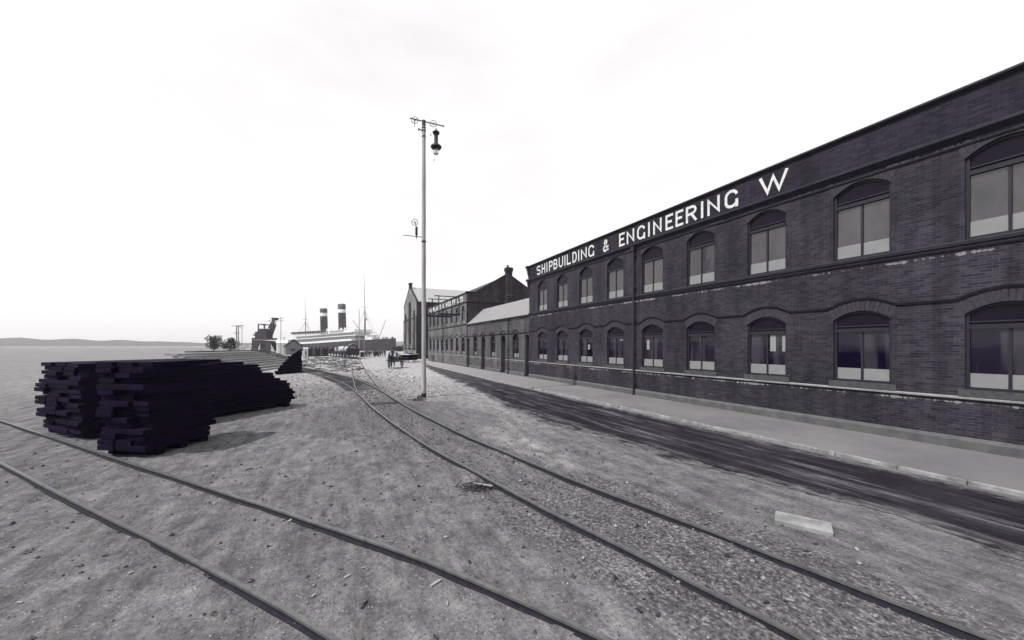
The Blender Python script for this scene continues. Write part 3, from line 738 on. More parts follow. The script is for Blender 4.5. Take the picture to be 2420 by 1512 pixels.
for a, b in (((1.0, 10.17), (6.02, 13.15)), ((6.02, 13.15), (12.1, 9.52))): m.bar((-18.18, a[0], a[1] + .04), (-18.18, b[0], b[1] + .04), 0.46, 0.09)
m.build('coping', M['lead'], b2)
m = MB(); moulding(m, -42, -17.95, [(-0.02, 8.80), (0.03, 8.80), (0.12, 8.9), (0.12, 8.97), (-0.01, 8.99)]); moulding(m, -42, -18, [(-0.02, 5.80), (0.07, 5.80), (0.09, 5.92), (-0.02, 5.94)])
m.prism([(-17.99, 8.80), (-17.93, 8.80), (-17.86, 8.9), (-17.86, 8.97), (-17.99, 8.99)], 'xz', -0.12, 5.65); m.build('string_course', M['mould'], b2)
m = MB(); m.prism([(0.3, 10.0), (1.1, 10.1), (6.02, 12.95), (11.9, 9.4), (11.9, 9.2), (0.3, 9.6)], 'yz', -42, -18.36); m.build('roof', M['lead'], b2)
m = MB(); m.box(-18.3, -17.62, 5.66, 6.52, 8.0, 13.6); m.box(-18.36, -17.56, 5.60, 6.58, 13.40, 13.58); m.box(-18.40, -17.52, 5.56, 6.62, 13.58, 13.86); m.box(-18.34, -17.58, 5.62, 6.56, 13.86, 13.98)
ch = m.build('chimney', M['brick_gable_shade'], b2)
m = MB(); m.lathe([(0.16, 0), (0.14, 0.1), (0.13, 0.32), (0.16, 0.36)], (-17.95, 5.95, 13.98), 10); m.build('chimney_pot', M['iron'], ch)
m = MB(); m.box(-17.615, -17.58, 5.64, 6.58, 10.0, 10.14); m.build('stone_band', M['plinth'], ch)
m = MB(); hood(m, -42, -18, c2[::-1], 4.18, 1.44, 0.36); m.build('hood_mould', M['mould'], b2)
m = MB(); moulding(m, -42, -18, [(-0.02, 1.49), (0.055, 1.49), (0.06, 1.53), (0.01, 1.56), (-0.02, 1.56)]); m.build('sill_band', M['stone'], b2)
m = MB(); moulding(m, -42, -18.1, [(-0.02, 0.0), (0.10, 0.0), (0.10, 0.33), (0.04, 0.42), (-0.02, 0.42)]); m.build('plinth', M['plinth'], b2)
for i, c in enumerate(c2):
    if i == 0:
        pa = window_part(b2, 1.44, 2.40, 1.90, 0.50, 0.13, 1.60, 0.44); pb = window_part(b2, 1.44, 2.55, 2.0, 0.55, 0.13, 1.70, 0.46, gl='glass_up'); a, b = pa, pb
    else: a, b = copy_tree(pa, b2), copy_tree(pb, b2)
    a.location = (c + 42, 0, WB); b.location = (c + 42, 0, 6.0)
pipe(b2, -30.4, 8.9)
m = MB(); q4 = 340 / 1428 * 0.60475; o4 = 1560 * 0.60475
for ch_, a, b in [('H', 503, 523), ('A', 528, 548), ('R', 553, 576), ('L', 582, 600), ('A', 606, 630), ('N', 636, 656), ('D', 664, 688), ('&', 710, 738), ('W', 762, 798), ('O', 804, 828), ('L', 836, 852), ('F', 868, 890), ('F', 898, 920), ('L', 958, 984), ('T', 990, 1014), ('D', 1022, 1048)]:
    m = MB(); letter(m, ch_, SF(o4 + a * q4), SF(o4 + b * q4), 9.12, 9.88, 0.20, -0.022); m.build('sign_letter', M['white'], b2, recalc=False)

# ---- tall gabled workshop at the end of the street
b3 = empty('gabled_workshop', (-62.2, 0, 0)); tag(b3, 'tall gabled brick workshop with three tall arched windows at the end of the street', 'building')
cw = -62.2
ops = [(cw - 1.9, cw + 1.9, 2.3, 11.6, 1.9), (cw - 7.0, cw - 4.6, 2.3, 9.9, 1.2), (cw + 4.6, cw + 7.0, 2.3, 9.9, 1.2)]
m = MB(); wall(m, -70.7, -53.73, 0, 12.9, ops, 0.5)
m.face([(-70.7, 0, 12.9), (-53.73, 0, 12.9), (cw, 0, 17.0)])
m.face([(-70.7, 0, 0), (-70.7, 0, 12.9), (-70.7, 30, 12.9), (-70.7, 30, 0)]); m.face([(-70.7, 30, 0), (-53.73, 30, 0), (-53.73, 30, 12.9), (cw, 30, 17), (-70.7, 30, 12.9)])
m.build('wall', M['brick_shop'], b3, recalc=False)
m = MB(); m.box(-53.9, -53.73, 0.02, 30, 0, 12.9); m.build('side_wall', M['brick_gable_shade'], b3)
for xx in (-70.4, -66.1, -58.3, -54.05):
    m = MB(); m.box(xx - .3, xx + .3, -.12, 0.0, 0, 9.2); m.build('pilaster', M['brick_shop'], b3)
m = MB(); m.add([(-71.0, 0.3, 12.75), (cw, 0.3, 17.0), (cw, 30.2, 17.0), (-71.0, 30.2, 12.75), (-53.4, 0.3, 12.75), (-53.4, 30.2, 12.75), (-71, .3, 12.6), (-53.4, .3, 12.6), (-71, 30.2, 12.6), (-53.4, 30.2, 12.6)],
      [(0, 1, 2, 3), (1, 4, 5, 2), (6, 7, 9, 8), (0, 3, 8, 6), (4, 7, 9, 5)]); m.build('roof', M['slate'], b3)
m = MB(); m.bar((-70.9, .1, 12.85), (cw, .1, 17.15), 0.5, 0.22, (0, 1, 0)); m.bar((-53.5, .1, 12.85), (cw, .1, 17.15), 0.5, 0.22, (0, 1, 0)); m.box(cw - .75, cw + .75, -.1, .5, 16.6, 17.9); m.box(cw - .85, cw + .85, -.2, .6, 17.75, 17.95)
m.build('coping', M['mould'], b3)
m = MB(); m.box(-70.9, -53.6, -.1, 0.0, 9.2, 9.4); m.build('string_course', M['mould'], b3)
for xx, hw, zs, rs in ((cw, 1.9, 11.6, 1.9), (cw - 5.8, 1.2, 9.9, 1.2), (cw + 5.8, 1.2, 9.9, 1.2)):
    f = MB(); f.box(xx - hw, xx - hw + .12, .38, .5, 2.3, zs); f.box(xx + hw - .12, xx + hw, .38, .5, 2.3, zs); f.box(xx - .05, xx + .05, .38, .5, 2.3, zs + rs - .1)
    for zz in range(4, int(zs + 1)): f.box(xx - hw + .12, xx + hw - .12, .40, .48, zz, zz + .08)
    for i in range(3): f.box(xx - hw - .15, xx + hw + .15, -0.16, -0.0, 2.1, 2.3)
    wo = f.build('window', M['frame'], b3, loc=(xx, 0, 2.3))
    g = MB(); pts = [(xx - hw, 3.2), (xx + hw, 3.2)] + [(xx + hw * math.cos(R(a)), zs + rs * math.sin(R(a))) for a in range(0, 181, 15)]
    g.face([(p[0], .47, p[1]) for p in pts]); g.build('pane', M['glass'], wo, recalc=False)
    g = MB(); g.face([(xx - hw, .46, 2.3), (xx + hw, .46, 2.3), (xx + hw, .46, 3.2), (xx - hw, .46, 3.2)]); g.build('frosted_pane', M['frost'], wo, recalc=False)
m = MB(); pts = [(0.3, 0), (1.5, 0), (1.5, 2.7)] + [(0.9 + .6 * math.cos(R(a)), 2.7 + .4 * math.sin(R(a))) for a in range(20, 180, 20)] + [(0.3, 2.7)]
m.prism(pts, 'yz', -53.76, -53.66); m.build('door', M['door'], b3)

# ------------------------------------------------------------------ railway tracks
def rail_mesh(mb, line, hgt=0.095, part=0):
    for i in range(len(line) - 1):
        a, b = line[i], line[i + 1]
        za, zb = ground_z(a.x, a.y), ground_z(b.x, b.y)
        za, zb = 0.4 * za, 0.4 * zb
        t1 = (line[min(i + 1, len(line) - 1)] - line[max(i - 1, 0)]).normalized(); t2 = (line[min(i + 2, len(line) - 1)] - line[i]).normalized()
        for w0, w1, z0, z1 in (((0.031, 0.028, hgt - 0.028, hgt),) if part == 0 else ((0.013, 0.013, 0.0, hgt - .028), (0.05, 0.045, -0.06, 0.010))):
            v = []
            for p, t_, z in ((a, t1, za), (b, t2, zb)):
                nrm = Vector((-t_.y, t_.x))
                for s_, w_, zz in ((-1, w0, z0), (1, w0, z0), (1, w1, z1), (-1, w1, z1)): q = p + nrm * s_ * w_; v.append((q.x, q.y, z + zz))
            mb.add(v, [(0, 4, 5, 1), (1, 5, 6, 2), (2, 6, 7, 3), (3, 7, 4, 0)] + ([(0, 1, 2, 3)] if i == 0 else []) + ([(7, 6, 5, 4)] if i == len(line) - 2 else []))
def track(name, label, line, sleepers=None):
    p = line[len(line) // 2]
    t_ = empty(name, (p.x, p.y, 0)); tag(t_, label, 'railway track')
    for s_ in (-1, 1):
        m = MB(); rail_mesh(m, offset(line, s_ * G2)); r_ = m.build('rail', M['rail'], t_, recalc=False)
        m = MB(); rail_mesh(m, offset(line, s_ * G2), part=1); m.build('rail_web', M['rust'], r_, recalc=False)
    return t_
tm = track('railway_track', 'curved main railway track running from the foreground past the tarred timber stacks', L_MAIN)
tb = track('railway_track', 'straight branch track leading from the switch towards the goods wagons', L_BR[2:])
tn = track('railway_track', 'short track crossing the lower left corner of the yard', L_NEAR)
def tiebar(parent, x, y, ang=0.0, L=1.45, mat_='iron', w=0.06, h=0.03):
    a = Vector((x, y)); d = Vector((math.sin(R(ang)) * -1, math.cos(R(ang)))) * L / 2
    m = MB(); m.bar((a.x - d.x, a.y - d.y, 0.045), (a.x + d.x, a.y + d.y, 0.045), w, h); return m.build('tie_bar', M[mat_], parent)
tiebar(tm, 10.55, -14.0, 2); tiebar(tm, 10.95, -13.98, 2)
# sleepers showing through the ballast on the curve
line = L_MAIN; acc = 0; nxt = 0
for i in range(1, len(line)):
    a, b = line[i - 1], line[i]; acc += (b - a).length
    while nxt < acc:
        p = b - (b - a).normalized() * (acc - nxt)
        if -26 < p.x < 4:
            t_ = (b - a).normalized(); nrm = Vector((-t_.y, t_.x)) * 1.2
            m = MB(); m.bar((p.x - nrm.x, p.y - nrm.y, -0.035), (p.x + nrm.x, p.y + nrm.y, -0.035), 0.22, 0.12); m.build('sleeper', M['sleeper'], tm)
        nxt += 0.75

# ------------------------------------------------------------------ loose stones of the ballast and the yard
def stones():
    m = MB(); rnd = random.Random(3); n = 0
    while n < 11000:
        if rnd.random() < 0.60:
            ln = rnd.choice((L_MAIN, L_MAIN, L_BR)); i = rnd.randrange(len(ln) - 1); u = rnd.random()
            p = ln[i] + (ln[i + 1] - ln[i]) * u; x = p.x + rnd.gauss(0, 0.9); y = p.y + rnd.gauss(0, 0.85)
            if x < -25 or x > 33: continue
        else: x = rnd.uniform(-20, 32); y = rnd.uniform(-24, -8.8)
        d = math.hypot(x - CX, y - CY)
        if d < 3.0: continue
        s_ = rnd.uniform(0.009, 0.030) * (1.8 if rnd.random() < 0.10 else 1)
        if d > 22: s_ *= 1.5
        z = ground_z(x, y) + s_ * 0.3
        P = [(s_ * rnd.uniform(.7, 1.3), 0, 0), (-s_ * rnd.uniform(.7, 1.3), 0, 0), (0, s_ * rnd.uniform(.6, 1.2), 0), (0, -s_ * rnd.uniform(.6, 1.2), 0), (rnd.uniform(-.3, .3) * s_, rnd.uniform(-.3, .3) * s_, s_ * .75), (0, 0, -s_)]
        a = rnd.uniform(0, 6.28); ca, sa = math.cos(a), math.sin(a)
        m.add([(x + p[0] * ca - p[1] * sa, y + p[0] * sa + p[1] * ca, z + p[2]) for p in P], [(0, 2, 4), (2, 1, 4), (1, 3, 4), (3, 0, 4), (2, 0, 5), (1, 2, 5), (3, 1, 5), (0, 3, 5)]); n += 1
    tag(m.build('gravel', M['gravel'], recalc=False), 'loose ballast stones scattered along the rails', 'gravel', kind='stuff')
stones()
# timber offcuts and litter strewn beyond the curve
m = MB(); md = MB(); rnd = random.Random(11)
for i in range(330):
    px = rnd.uniform(716, 850); d = rnd.uniform(44, 98); x, y = PXD(px, d)
    if track_dist(x, y) < 1.3: continue
    L = rnd.uniform(0.3, 2.2); w = rnd.uniform(.08, .3); h = rnd.uniform(.03, .13); a = rnd.gauss(R(-20), .5)
    (m if rnd.random() < .6 else md).bar((x - L / 2 * math.cos(a), y - L / 2 * math.sin(a), h * .6), (x + L / 2 * math.cos(a), y + L / 2 * math.sin(a), h * .6 + rnd.uniform(-.02, .12)), w, h)
for i in range(90):
    x, y = rnd.uniform(-18, 6), rnd.uniform(-13, -9.5)
    a = rnd.uniform(0, 3); L = rnd.uniform(.05, .2); md.bar((x, y, .02), (x + L * math.cos(a), y + L * math.sin(a), .03), .06, .03)
tag(m.build('timber_offcuts', M['pale_timber']), 'pale timber offcuts strewn over the yard before the wagons', 'timber offcuts', kind='stuff')
tag(md.build('timber_offcuts', M['grey_timber']), 'dark broken wood strewn over the yard before the wagons', 'timber offcuts', kind='stuff')
sc1 = MB(); sc2 = MB()
for i in range(420):
    x, y = rnd.uniform(2, 31), rnd.uniform(-24, -8.8)
    if math.hypot(x - CX, y - CY) < 3.5: continue
    a = rnd.uniform(0, 3.14); L = rnd.uniform(.02, .09) * (2.5 if rnd.random() < .06 else 1); z_ = ground_z(x, y) + .012
    (sc1 if rnd.random() < .45 else sc2).bar((x, y, z_), (x + L * math.cos(a), y + L * math.sin(a), z_ + rnd.uniform(0, .012)), rnd.uniform(.012, .04), .012)
tag(sc1.build('wood_chips', M['pale_timber']), 'pale wood chips littering the foreground yard', 'wood chips', kind='stuff')
tag(sc2.build('cinders', M['dark_timber']), 'dark cinders littering the foreground yard', 'cinders', kind='stuff')
# small heap of twigs beside the rail
hx, hy, _ = OR(-0.57, 7.99); m = MB()
for i in range(70):
    a = rnd.uniform(0, math.pi); L = rnd.uniform(.05, .22); x = hx + rnd.gauss(0, .14); y = hy + rnd.gauss(0, .17); z = .03 + rnd.uniform(0, .05)
    m.bar((x - L * math.cos(a), y - L * math.sin(a), z), (x + L * math.cos(a), y + L * math.sin(a), z + rnd.uniform(-.02, .03)), .012, .01)
tag(m.build('twig_heap', M['dark_timber'], loc=(hx, hy, 0)), 'small heap of dark twigs and shavings beside the left foreground rail', 'twigs')
m = MB(); a = OR(-0.68, 8.05, .09); b = OR(-0.28, 7.93, .075); m.bar(a, b, .05, .02); tag(m.build('wood_splinter', M['pale_timber'], loc=(a[0], a[1], 0)), 'pale split piece of wood lying on the heap of twigs', 'wood piece')
m = MB(); x, y, _ = OR(4.95, 6.35); m.box(x - .38, x + .38, y - .22, y + .22, -.02, .08); o = m.build('stone_slab', M['kerb'], loc=(x, y, 0), bevel=.02); o.rotation_euler.z = .5; tag(o, 'pale stone slab lying in the lower right foreground', 'stone slab')

# ------------------------------------------------------------------ the lamp pole
PX_, PY_ = OR(-4.77, 22.15)[:2]
pole = empty('lamp_pole', (PX_, PY_, 0)); tag(pole, 'tall pale wooden pole with pulleys and cross-arms beside the track', 'pole')
m = MB(); nseg = 24; rings = []
for i in range(nseg + 1):
    z = -0.15 + 16.15 * i / nseg; r = 0.137 - 0.032 * i / nseg + 0.004 * math.sin(i * 1.7)
    rings.append([(PX_ + r * math.cos(t * math.pi / 8) + .012 * math.sin(i * .4), PY_ + r * math.sin(t * math.pi / 8), z) for t in range(16)])
m.loft(rings); m.build('shaft', M['wood_pole'], pole, smooth=True)
m = MB(); m.lathe([(0.142, 0), (0.150, .1), (0.142, 0.24)], (PX_, PY_, -0.02), 16); m.build('tarred_foot', M['iron'], pole)
def wheel(mb, c, axis, Rr, r=0.016, sp=6):
    mb.ring(c, axis, Rr, r, 26, 6); ax = Vector(axis).normalized(); u = Vector((0, 0, 1)); a = ax.cross(u).normalized()
    for i in range(sp):
        t_ = math.pi * 2 * i / sp + .3; e = a * math.cos(t_) + u * math.sin(t_); mb.tube(c, Vector(c) + e * Rr, 0.008, 0.007, 5)
    mb.tube(Vector(c) - ax * .04, Vector(c) + ax * .04, .035, .035, 8)
ZT = 16.02
m = MB(); m.tube((PX_, PY_ - 0.80, ZT), (PX_, PY_ + 1.20, ZT), 0.032, 0.032, 8); m.tube((PX_, PY_ + 1.14, ZT), (PX_, PY_ + 1.20, ZT), .045, .045, 8); m.tube((PX_, PY_, ZT - .3), (PX_, PY_, ZT + .05), .11, .11, 12); m.tube((PX_, PY_, ZT - .42), (PX_, PY_, ZT - .34), .125, .125, 12)
m.build('top_arm', M['iron'], pole)
fc = (0.93, -0.36, 0)
m = MB(); wheel(m, (PX_ + .03, PY_ + .55, ZT - .02), fc, .19); m.build('pulley_wheel', M['iron'], pole)
m = MB(); wheel(m, (PX_ + .03, PY_ - .52, ZT - .06), fc, .19); m.tube((PX_, PY_ - .52, ZT), (PX_, PY_ - .56, ZT - .45), .02, .015, 6); m.build('pulley_wheel', M['iron'], pole)
m = MB(); zb = PZ(310, 22.2); m.bar((PX_, PY_, zb - .05), (PX_, PY_ - .30, zb + .04), .05, .05); m.tube((PX_, PY_ - .30, zb + .08), (PX_, PY_ - .30, zb - .10), .03, .02, 6); m.tube((PX_, PY_, zb - .4), (PX_, PY_, zb - .32), .12, .12, 12); m.tube((PX_, PY_, zb - .06), (PX_, PY_, zb + .02), .125, .125, 12); m.build('small_bracket', M['iron'], pole)
za = PZ(561, 22.2)
m = MB(); m.tube((PX_, PY_ + .1, za), (PX_, PY_ - 1.18, za - .02), .024, .02, 8); m.tube((PX_, PY_, za - .3), (PX_, PY_, za - .22), .135, .135, 12); m.build('middle_arm', M['iron'], pole)
m = MB(); wheel(m, (PX_, PY_ - .52, za + .80), fc, .18); m.tube((PX_, PY_ - .47, za + .78), (PX_, PY_ - .44, za + .5), .02, .02, 6); m.build('pulley_wheel', M['iron'], pole)
m = MB(); m.lathe([(.05, 0), (.075, .03), (.07, .45), (.04, .5)], (PX_, PY_ - .42, za + .06), 12); m.tube((PX_, PY_ - .42, za - .12), (PX_, PY_ - .42, za + .1), .03, .03, 8); m.build('pulley_housing', M['iron'], pole)
# lower wire cradle with insulators
zc = 4.72; m = MB()
for xx, ya, yb in ((PX_, PY_ - .15, PY_ + 1.72), (PX_ + 1.55, PY_ + .55, PY_ + 1.72)): m.bar((xx, ya, zc), (xx, yb, zc), .09, .10)
for yy in (PY_ + .55, PY_ + 1.55): m.bar((PX_, yy, zc), (PX_ + 1.55, yy, zc), .05, .05)
m.build('cross_arm', M['iron'], pole)
m = MB(); zt_ = zc + 1.0
for xx in (PX_, PX_ + 1.55):
    for yy in (PY_ + .50, PY_ + 1.66): m.tube((xx, yy, zc), (xx, yy, zt_), .028, .028, 6); m.tube((xx, yy, zt_ - .03), (xx, yy, zt_ + .03), .035, .035, 8)
    m.tube((xx, PY_ + .25, zt_), (xx, PY_ + 1.66, zt_), .028, .028, 6)
m.tube((PX_, PY_ + 1.66, zt_), (PX_ + 1.55, PY_ + 1.66, zt_), .028, .028, 6); m.build('guard_rail', M['iron'], pole)
for i in range(6):
    yy = PY_ + .35 + .26 * i
    m = MB(); m.tube((PX_, yy, zc + .04), (PX_, yy, zc + .1), .012, .012, 6); m.lathe([(.02, 0), (.055, .02), (.05, .06), (.03, .08), (.045, .1), (.02, .14)], (PX_, yy, zc + .09), 10); m.build('insulator', M['iron'], pole)
m = MB(); m.bar((PX_ + .1, PY_, 3.5), (PX_ + .12, PY_ + .28, 3.55), .04, .04); m.bar((PX_ + .1, PY_, 2.4), (PX_ + .12, PY_ + .2, 2.42), .04, .04); m.build('step_iron', M['iron'], pole)
# arc lamp
LX, LY = PX_ + .02, PY_ + .72
lamp = empty('arc_lamp', (LX, LY, PZ(370, 22.5))); tag(lamp, 'black arc lamp with wide shade hanging from the top of the tall pole', 'lamp')
def LZ(y): return PZ(278.2 + y * 0.0720, 22.5)
m = MB(); m.lathe([(.11, LZ(900)), (.115, LZ(620)), (.13, LZ(585)), (.19, LZ(555)), (.13, LZ(530)), (.21, LZ(510)), (.12, LZ(455)), (.04, LZ(435)), (.025, LZ(375))], (LX, LY, 0), 14); m.build('casing', M['iron'], lamp, smooth=False)
m = MB(); m.lathe([(.10, LZ(885)), (.20, LZ(900)), (.32, LZ(965)), (.325, LZ(990)), (.26, LZ(1040)), (.05, LZ(1050))], (LX, LY, 0), 20); m.build('lamp_shade', M['iron'], lamp)
m = MB(); m.lathe([(.06, LZ(1052)), (.17, LZ(1075)), (.185, LZ(1120)), (.15, LZ(1190)), (.06, LZ(1235))], (LX, LY, 0), 16); m.build('globe', M['globe'], lamp, smooth=True)
m = MB()
for i in range(4):
    a = i * math.pi / 2 + .5; m.tube((LX + .2 * math.cos(a), LY + .2 * math.sin(a), LZ(1045)), (LX + .09 * math.cos(a), LY + .09 * math.sin(a), LZ(1235)), .007, .007, 5)
m.ring((LX, LY, LZ(1200)), (0, 0, 1), .10, .014, 16, 5); m.tube((LX, LY, LZ(1050)), (LX, LY, LZ(1150)), .02, .02, 6); m.build('cage', M['iron'], lamp)
m = MB(); m.tube((LX, LY, LZ(380)), (PX_ + .03, PY_ + .74, ZT), .008, .008, 5); m.tube((LX, LY - .2, LZ(480)), (LX, LY - .32, LZ(620)), .006, .006, 4); m.tube((LX, LY - .32, LZ(650)), (LX, LY - .32, LZ(615)), .03, .03, 6); m.tube((LX, LY - .12, LZ(1060)), (LX, LY - .12, LZ(1430)), .005, .005, 4); m.tube((LX, LY - .12, LZ(1460)), (LX, LY - .12, LZ(1390)), .02, .02, 6); m.build('hanging_wire', M['iron'], lamp)
# pipe collar on the ground by the pole
q = OR((989 - 1195) * 20.6 / 900, 20.6); v = (0.90, -0.44)
m = MB(); n = 20; rings = []
for L_, r_ in ((0.0, .06), (0.0, .14), (.02, .155), (.22, .155), (.24, .14), (.24, .06)):
    rings.append([(q[0] - v[0] * L_ + r_ * math.cos(2 * math.pi * i / n) * -v[1] * -1 * 1.0, q[1] - v[1] * L_ + r_ * math.cos(2 * math.pi * i / n) * v[0], .155 + r_ * math.sin(2 * math.pi * i / n)) for i in range(n)])
m.loft(rings + [rings[0]], cap=False); tag(m.build('pipe_collar', M['stone'], loc=(q[0], q[1], 0), smooth=False), 'short thick pipe collar lying at the foot of the tall wooden pole', 'pipe collar')
m = MB(); m.bar((q[0] - .5, q[1] - .5, .04), (q[0] - .1, q[1] - .15, .10), .07, .05); m.bar((q[0] - .1, q[1] - .3, .04), (q[0] - .35, q[1] + .5, .05), .06, .05); tag(m.build('wood_billet', M['grey_timber'], loc=(q[0] - .3, q[1] - .3, 0)), 'short pieces of wood lying next to the pipe collar', 'wood piece')

# ------------------------------------------------------------------ timber stacks
def local_frame(X, Y, dx, dy):
    """frame at camera-aligned point; u runs along (dx,dy), w to its left side"""
    o = Vector(OR(X, Y)); u = Vector((dx * EX + dy * EY, -dx * EY + dy * EX, 0)).normalized(); wv = Vector((u.y, -u.x, 0)); return o, u, wv
def long_stack(name, label, o, u, w, length, width, top_of, layers, lh, ncol, m_, seed):
    rt = empty(name, (o.x, o.y, 0)); tag(rt, label, 'timber stack'); rnd = random.Random(seed); cw_ = width / ncol
    z = 0.16
    for k in (0.3, length * .5, length - .3):
        m = MB(); a = o + u * k; b = a + w * width; m.bar((a.x, a.y, .08), (b.x, b.y, .08), .2, .16); m.build('bearer', m_, rt)
    for L in range(layers):
        k0 = top_of(z + lh)
        for c in range(ncol):
            s0 = k0 + rnd.uniform(-.16, .20) + (0.1 if c else 0); s1 = length + rnd.uniform(-.15, .15); wj = rnd.uniform(-.025, .03)
            if s0 > s1 - .5: continue
            a = o + u * s0 + w * (cw_ * (c + .5) + wj); b = o + u * s1 + w * (cw_ * (c + .5) + wj)
            m = MB(); m.bar((a.x, a.y, z + lh / 2), (b.x, b.y, z + lh / 2 + rnd.uniform(-.01, .01)), cw_ * .94, lh * .86); m.build('plank', m_, rt)
        z += lh
    return rt
oA, uA, wA = local_frame(-10.62, 19.05, -.36, -.93)
wA = -wA if (wA.x * ODIR(-1, 0)[0] + wA.y * ODIR(-1, 0)[1]) < 0 else wA
profA = [(0, 0), (1.27, 0.1), (1.5, .9), (1.74, 1.26), (2.13, 1.78), (2.22, 2.1), (2.42, 3.2), (2.6, 3.6)]
long_stack('timber_stack', 'large stepped stack of black tarred planks in the left foreground', oA, uA, wA, 7.5, 2.9, lambda z: interp(z, profA), 16, 0.142, 4, M['tar_timber'], 5)
oC, uC, wC = local_frame(-9.35, 12.2, -.10, -.99)
wC = -wC if (wC.x * ODIR(-1, 0)[0] + wC.y * ODIR(-1, 0)[1]) < 0 else wC
long_stack('timber_stack', 'black tarred timber stack nearest the camera at the far left edge', oC, uC, wC, 2.0, 1.5, lambda z: 0.0, 16, 0.15, 3, M['tar_timber'], 6)
# stack B: sleepers laid crosswise, stepping down towards the camera
oB, uB, wB = local_frame(-22.5, 42.0, -.36, -.93)
wB = Vector((*ODIR(-.50, .86), 0)).normalized()
rt = empty('sleeper_stack', (oB.x, oB.y, 0)); tag(rt, 'stepped pile of tarred sleepers with their ends showing, left of the curving track', 'sleeper stack')
z = 0.14; rnd = random.Random(8)
for k in (0.2, 2.4):
    m = MB(); a = oB + uB * 0 + wB * (.3 + k * .8); b = a + uB * 3.1; m.bar((a.x, a.y, .07), (b.x, b.y, .07), .2, .14); m.build('bearer', M['tar_timber'], rt)
L = 0
profB = [(0.3, 3.25), (.46, 3.05), (1.0, 2.55), (1.45, 1.95), (1.79, 1.55), (2.2, .95), (2.45, .45), (2.62, .24)]
while z < 2.5:
    k1 = interp(z + .15, profB) + rnd.uniform(-.22, .12); kk = 0.13 + rnd.uniform(-.09, .07)
    while kk < k1:
        j = rnd.uniform(-.08, .08); a = oB + uB * kk + wB * j; b = a + wB * 2.2
        m = MB(); m.bar((a.x, a.y, z + .075), (b.x, b.y, z + .075), .245, .145); m.build('sleeper', M['tar_timber'], rt); kk += .262
    z += .152
# pale stepped stacks behind
def step_stack(label, px0, d0, px1, d1, steps, h, setb, m_, seed):
    a = Vector((*PXD(px0, d0), 0)); b = Vector((*PXD(px1, d1), 0)); u = (b - a); L = u.length; u.normalize(); w = Vector((u.y, -u.x, 0))
    lft = Vector((*ODIR(-1, .2), 0)); w = w if w.dot(lft) > 0 else -w
    rt = empty('board_stack', (a.x, a.y, 0)); tag(rt, label, 'timber stack', 'pale board stacks behind the tarred timber'); rnd = random.Random(seed)
    for s_ in range(steps):
        for c in range(2):
            o_ = a + w * (s_ * setb + rnd.uniform(-.05, .05) + c * .62); e0 = o_ + u * rnd.uniform(-.4, .4); e1 = o_ + u * (L + rnd.uniform(-.6, .6)); z = h * (s_ + .5)
            m = MB(); m.bar((e0.x, e0.y, z), (e1.x, e1.y, z), .58 if c == 0 else setb * 1.2, h * .8); m.build('board', m_, rt)
step_stack('pale stepped board stack lowest and nearest, between the two tarred stacks', 560, 40, 712, 57, 9, .24, .75, M['pale_timber'], 1)
step_stack('grey stepped board stack behind the pale one, below the quay crane', 548, 62, 700, 84, 8, .26, .9, M['grey_timber'], 2)

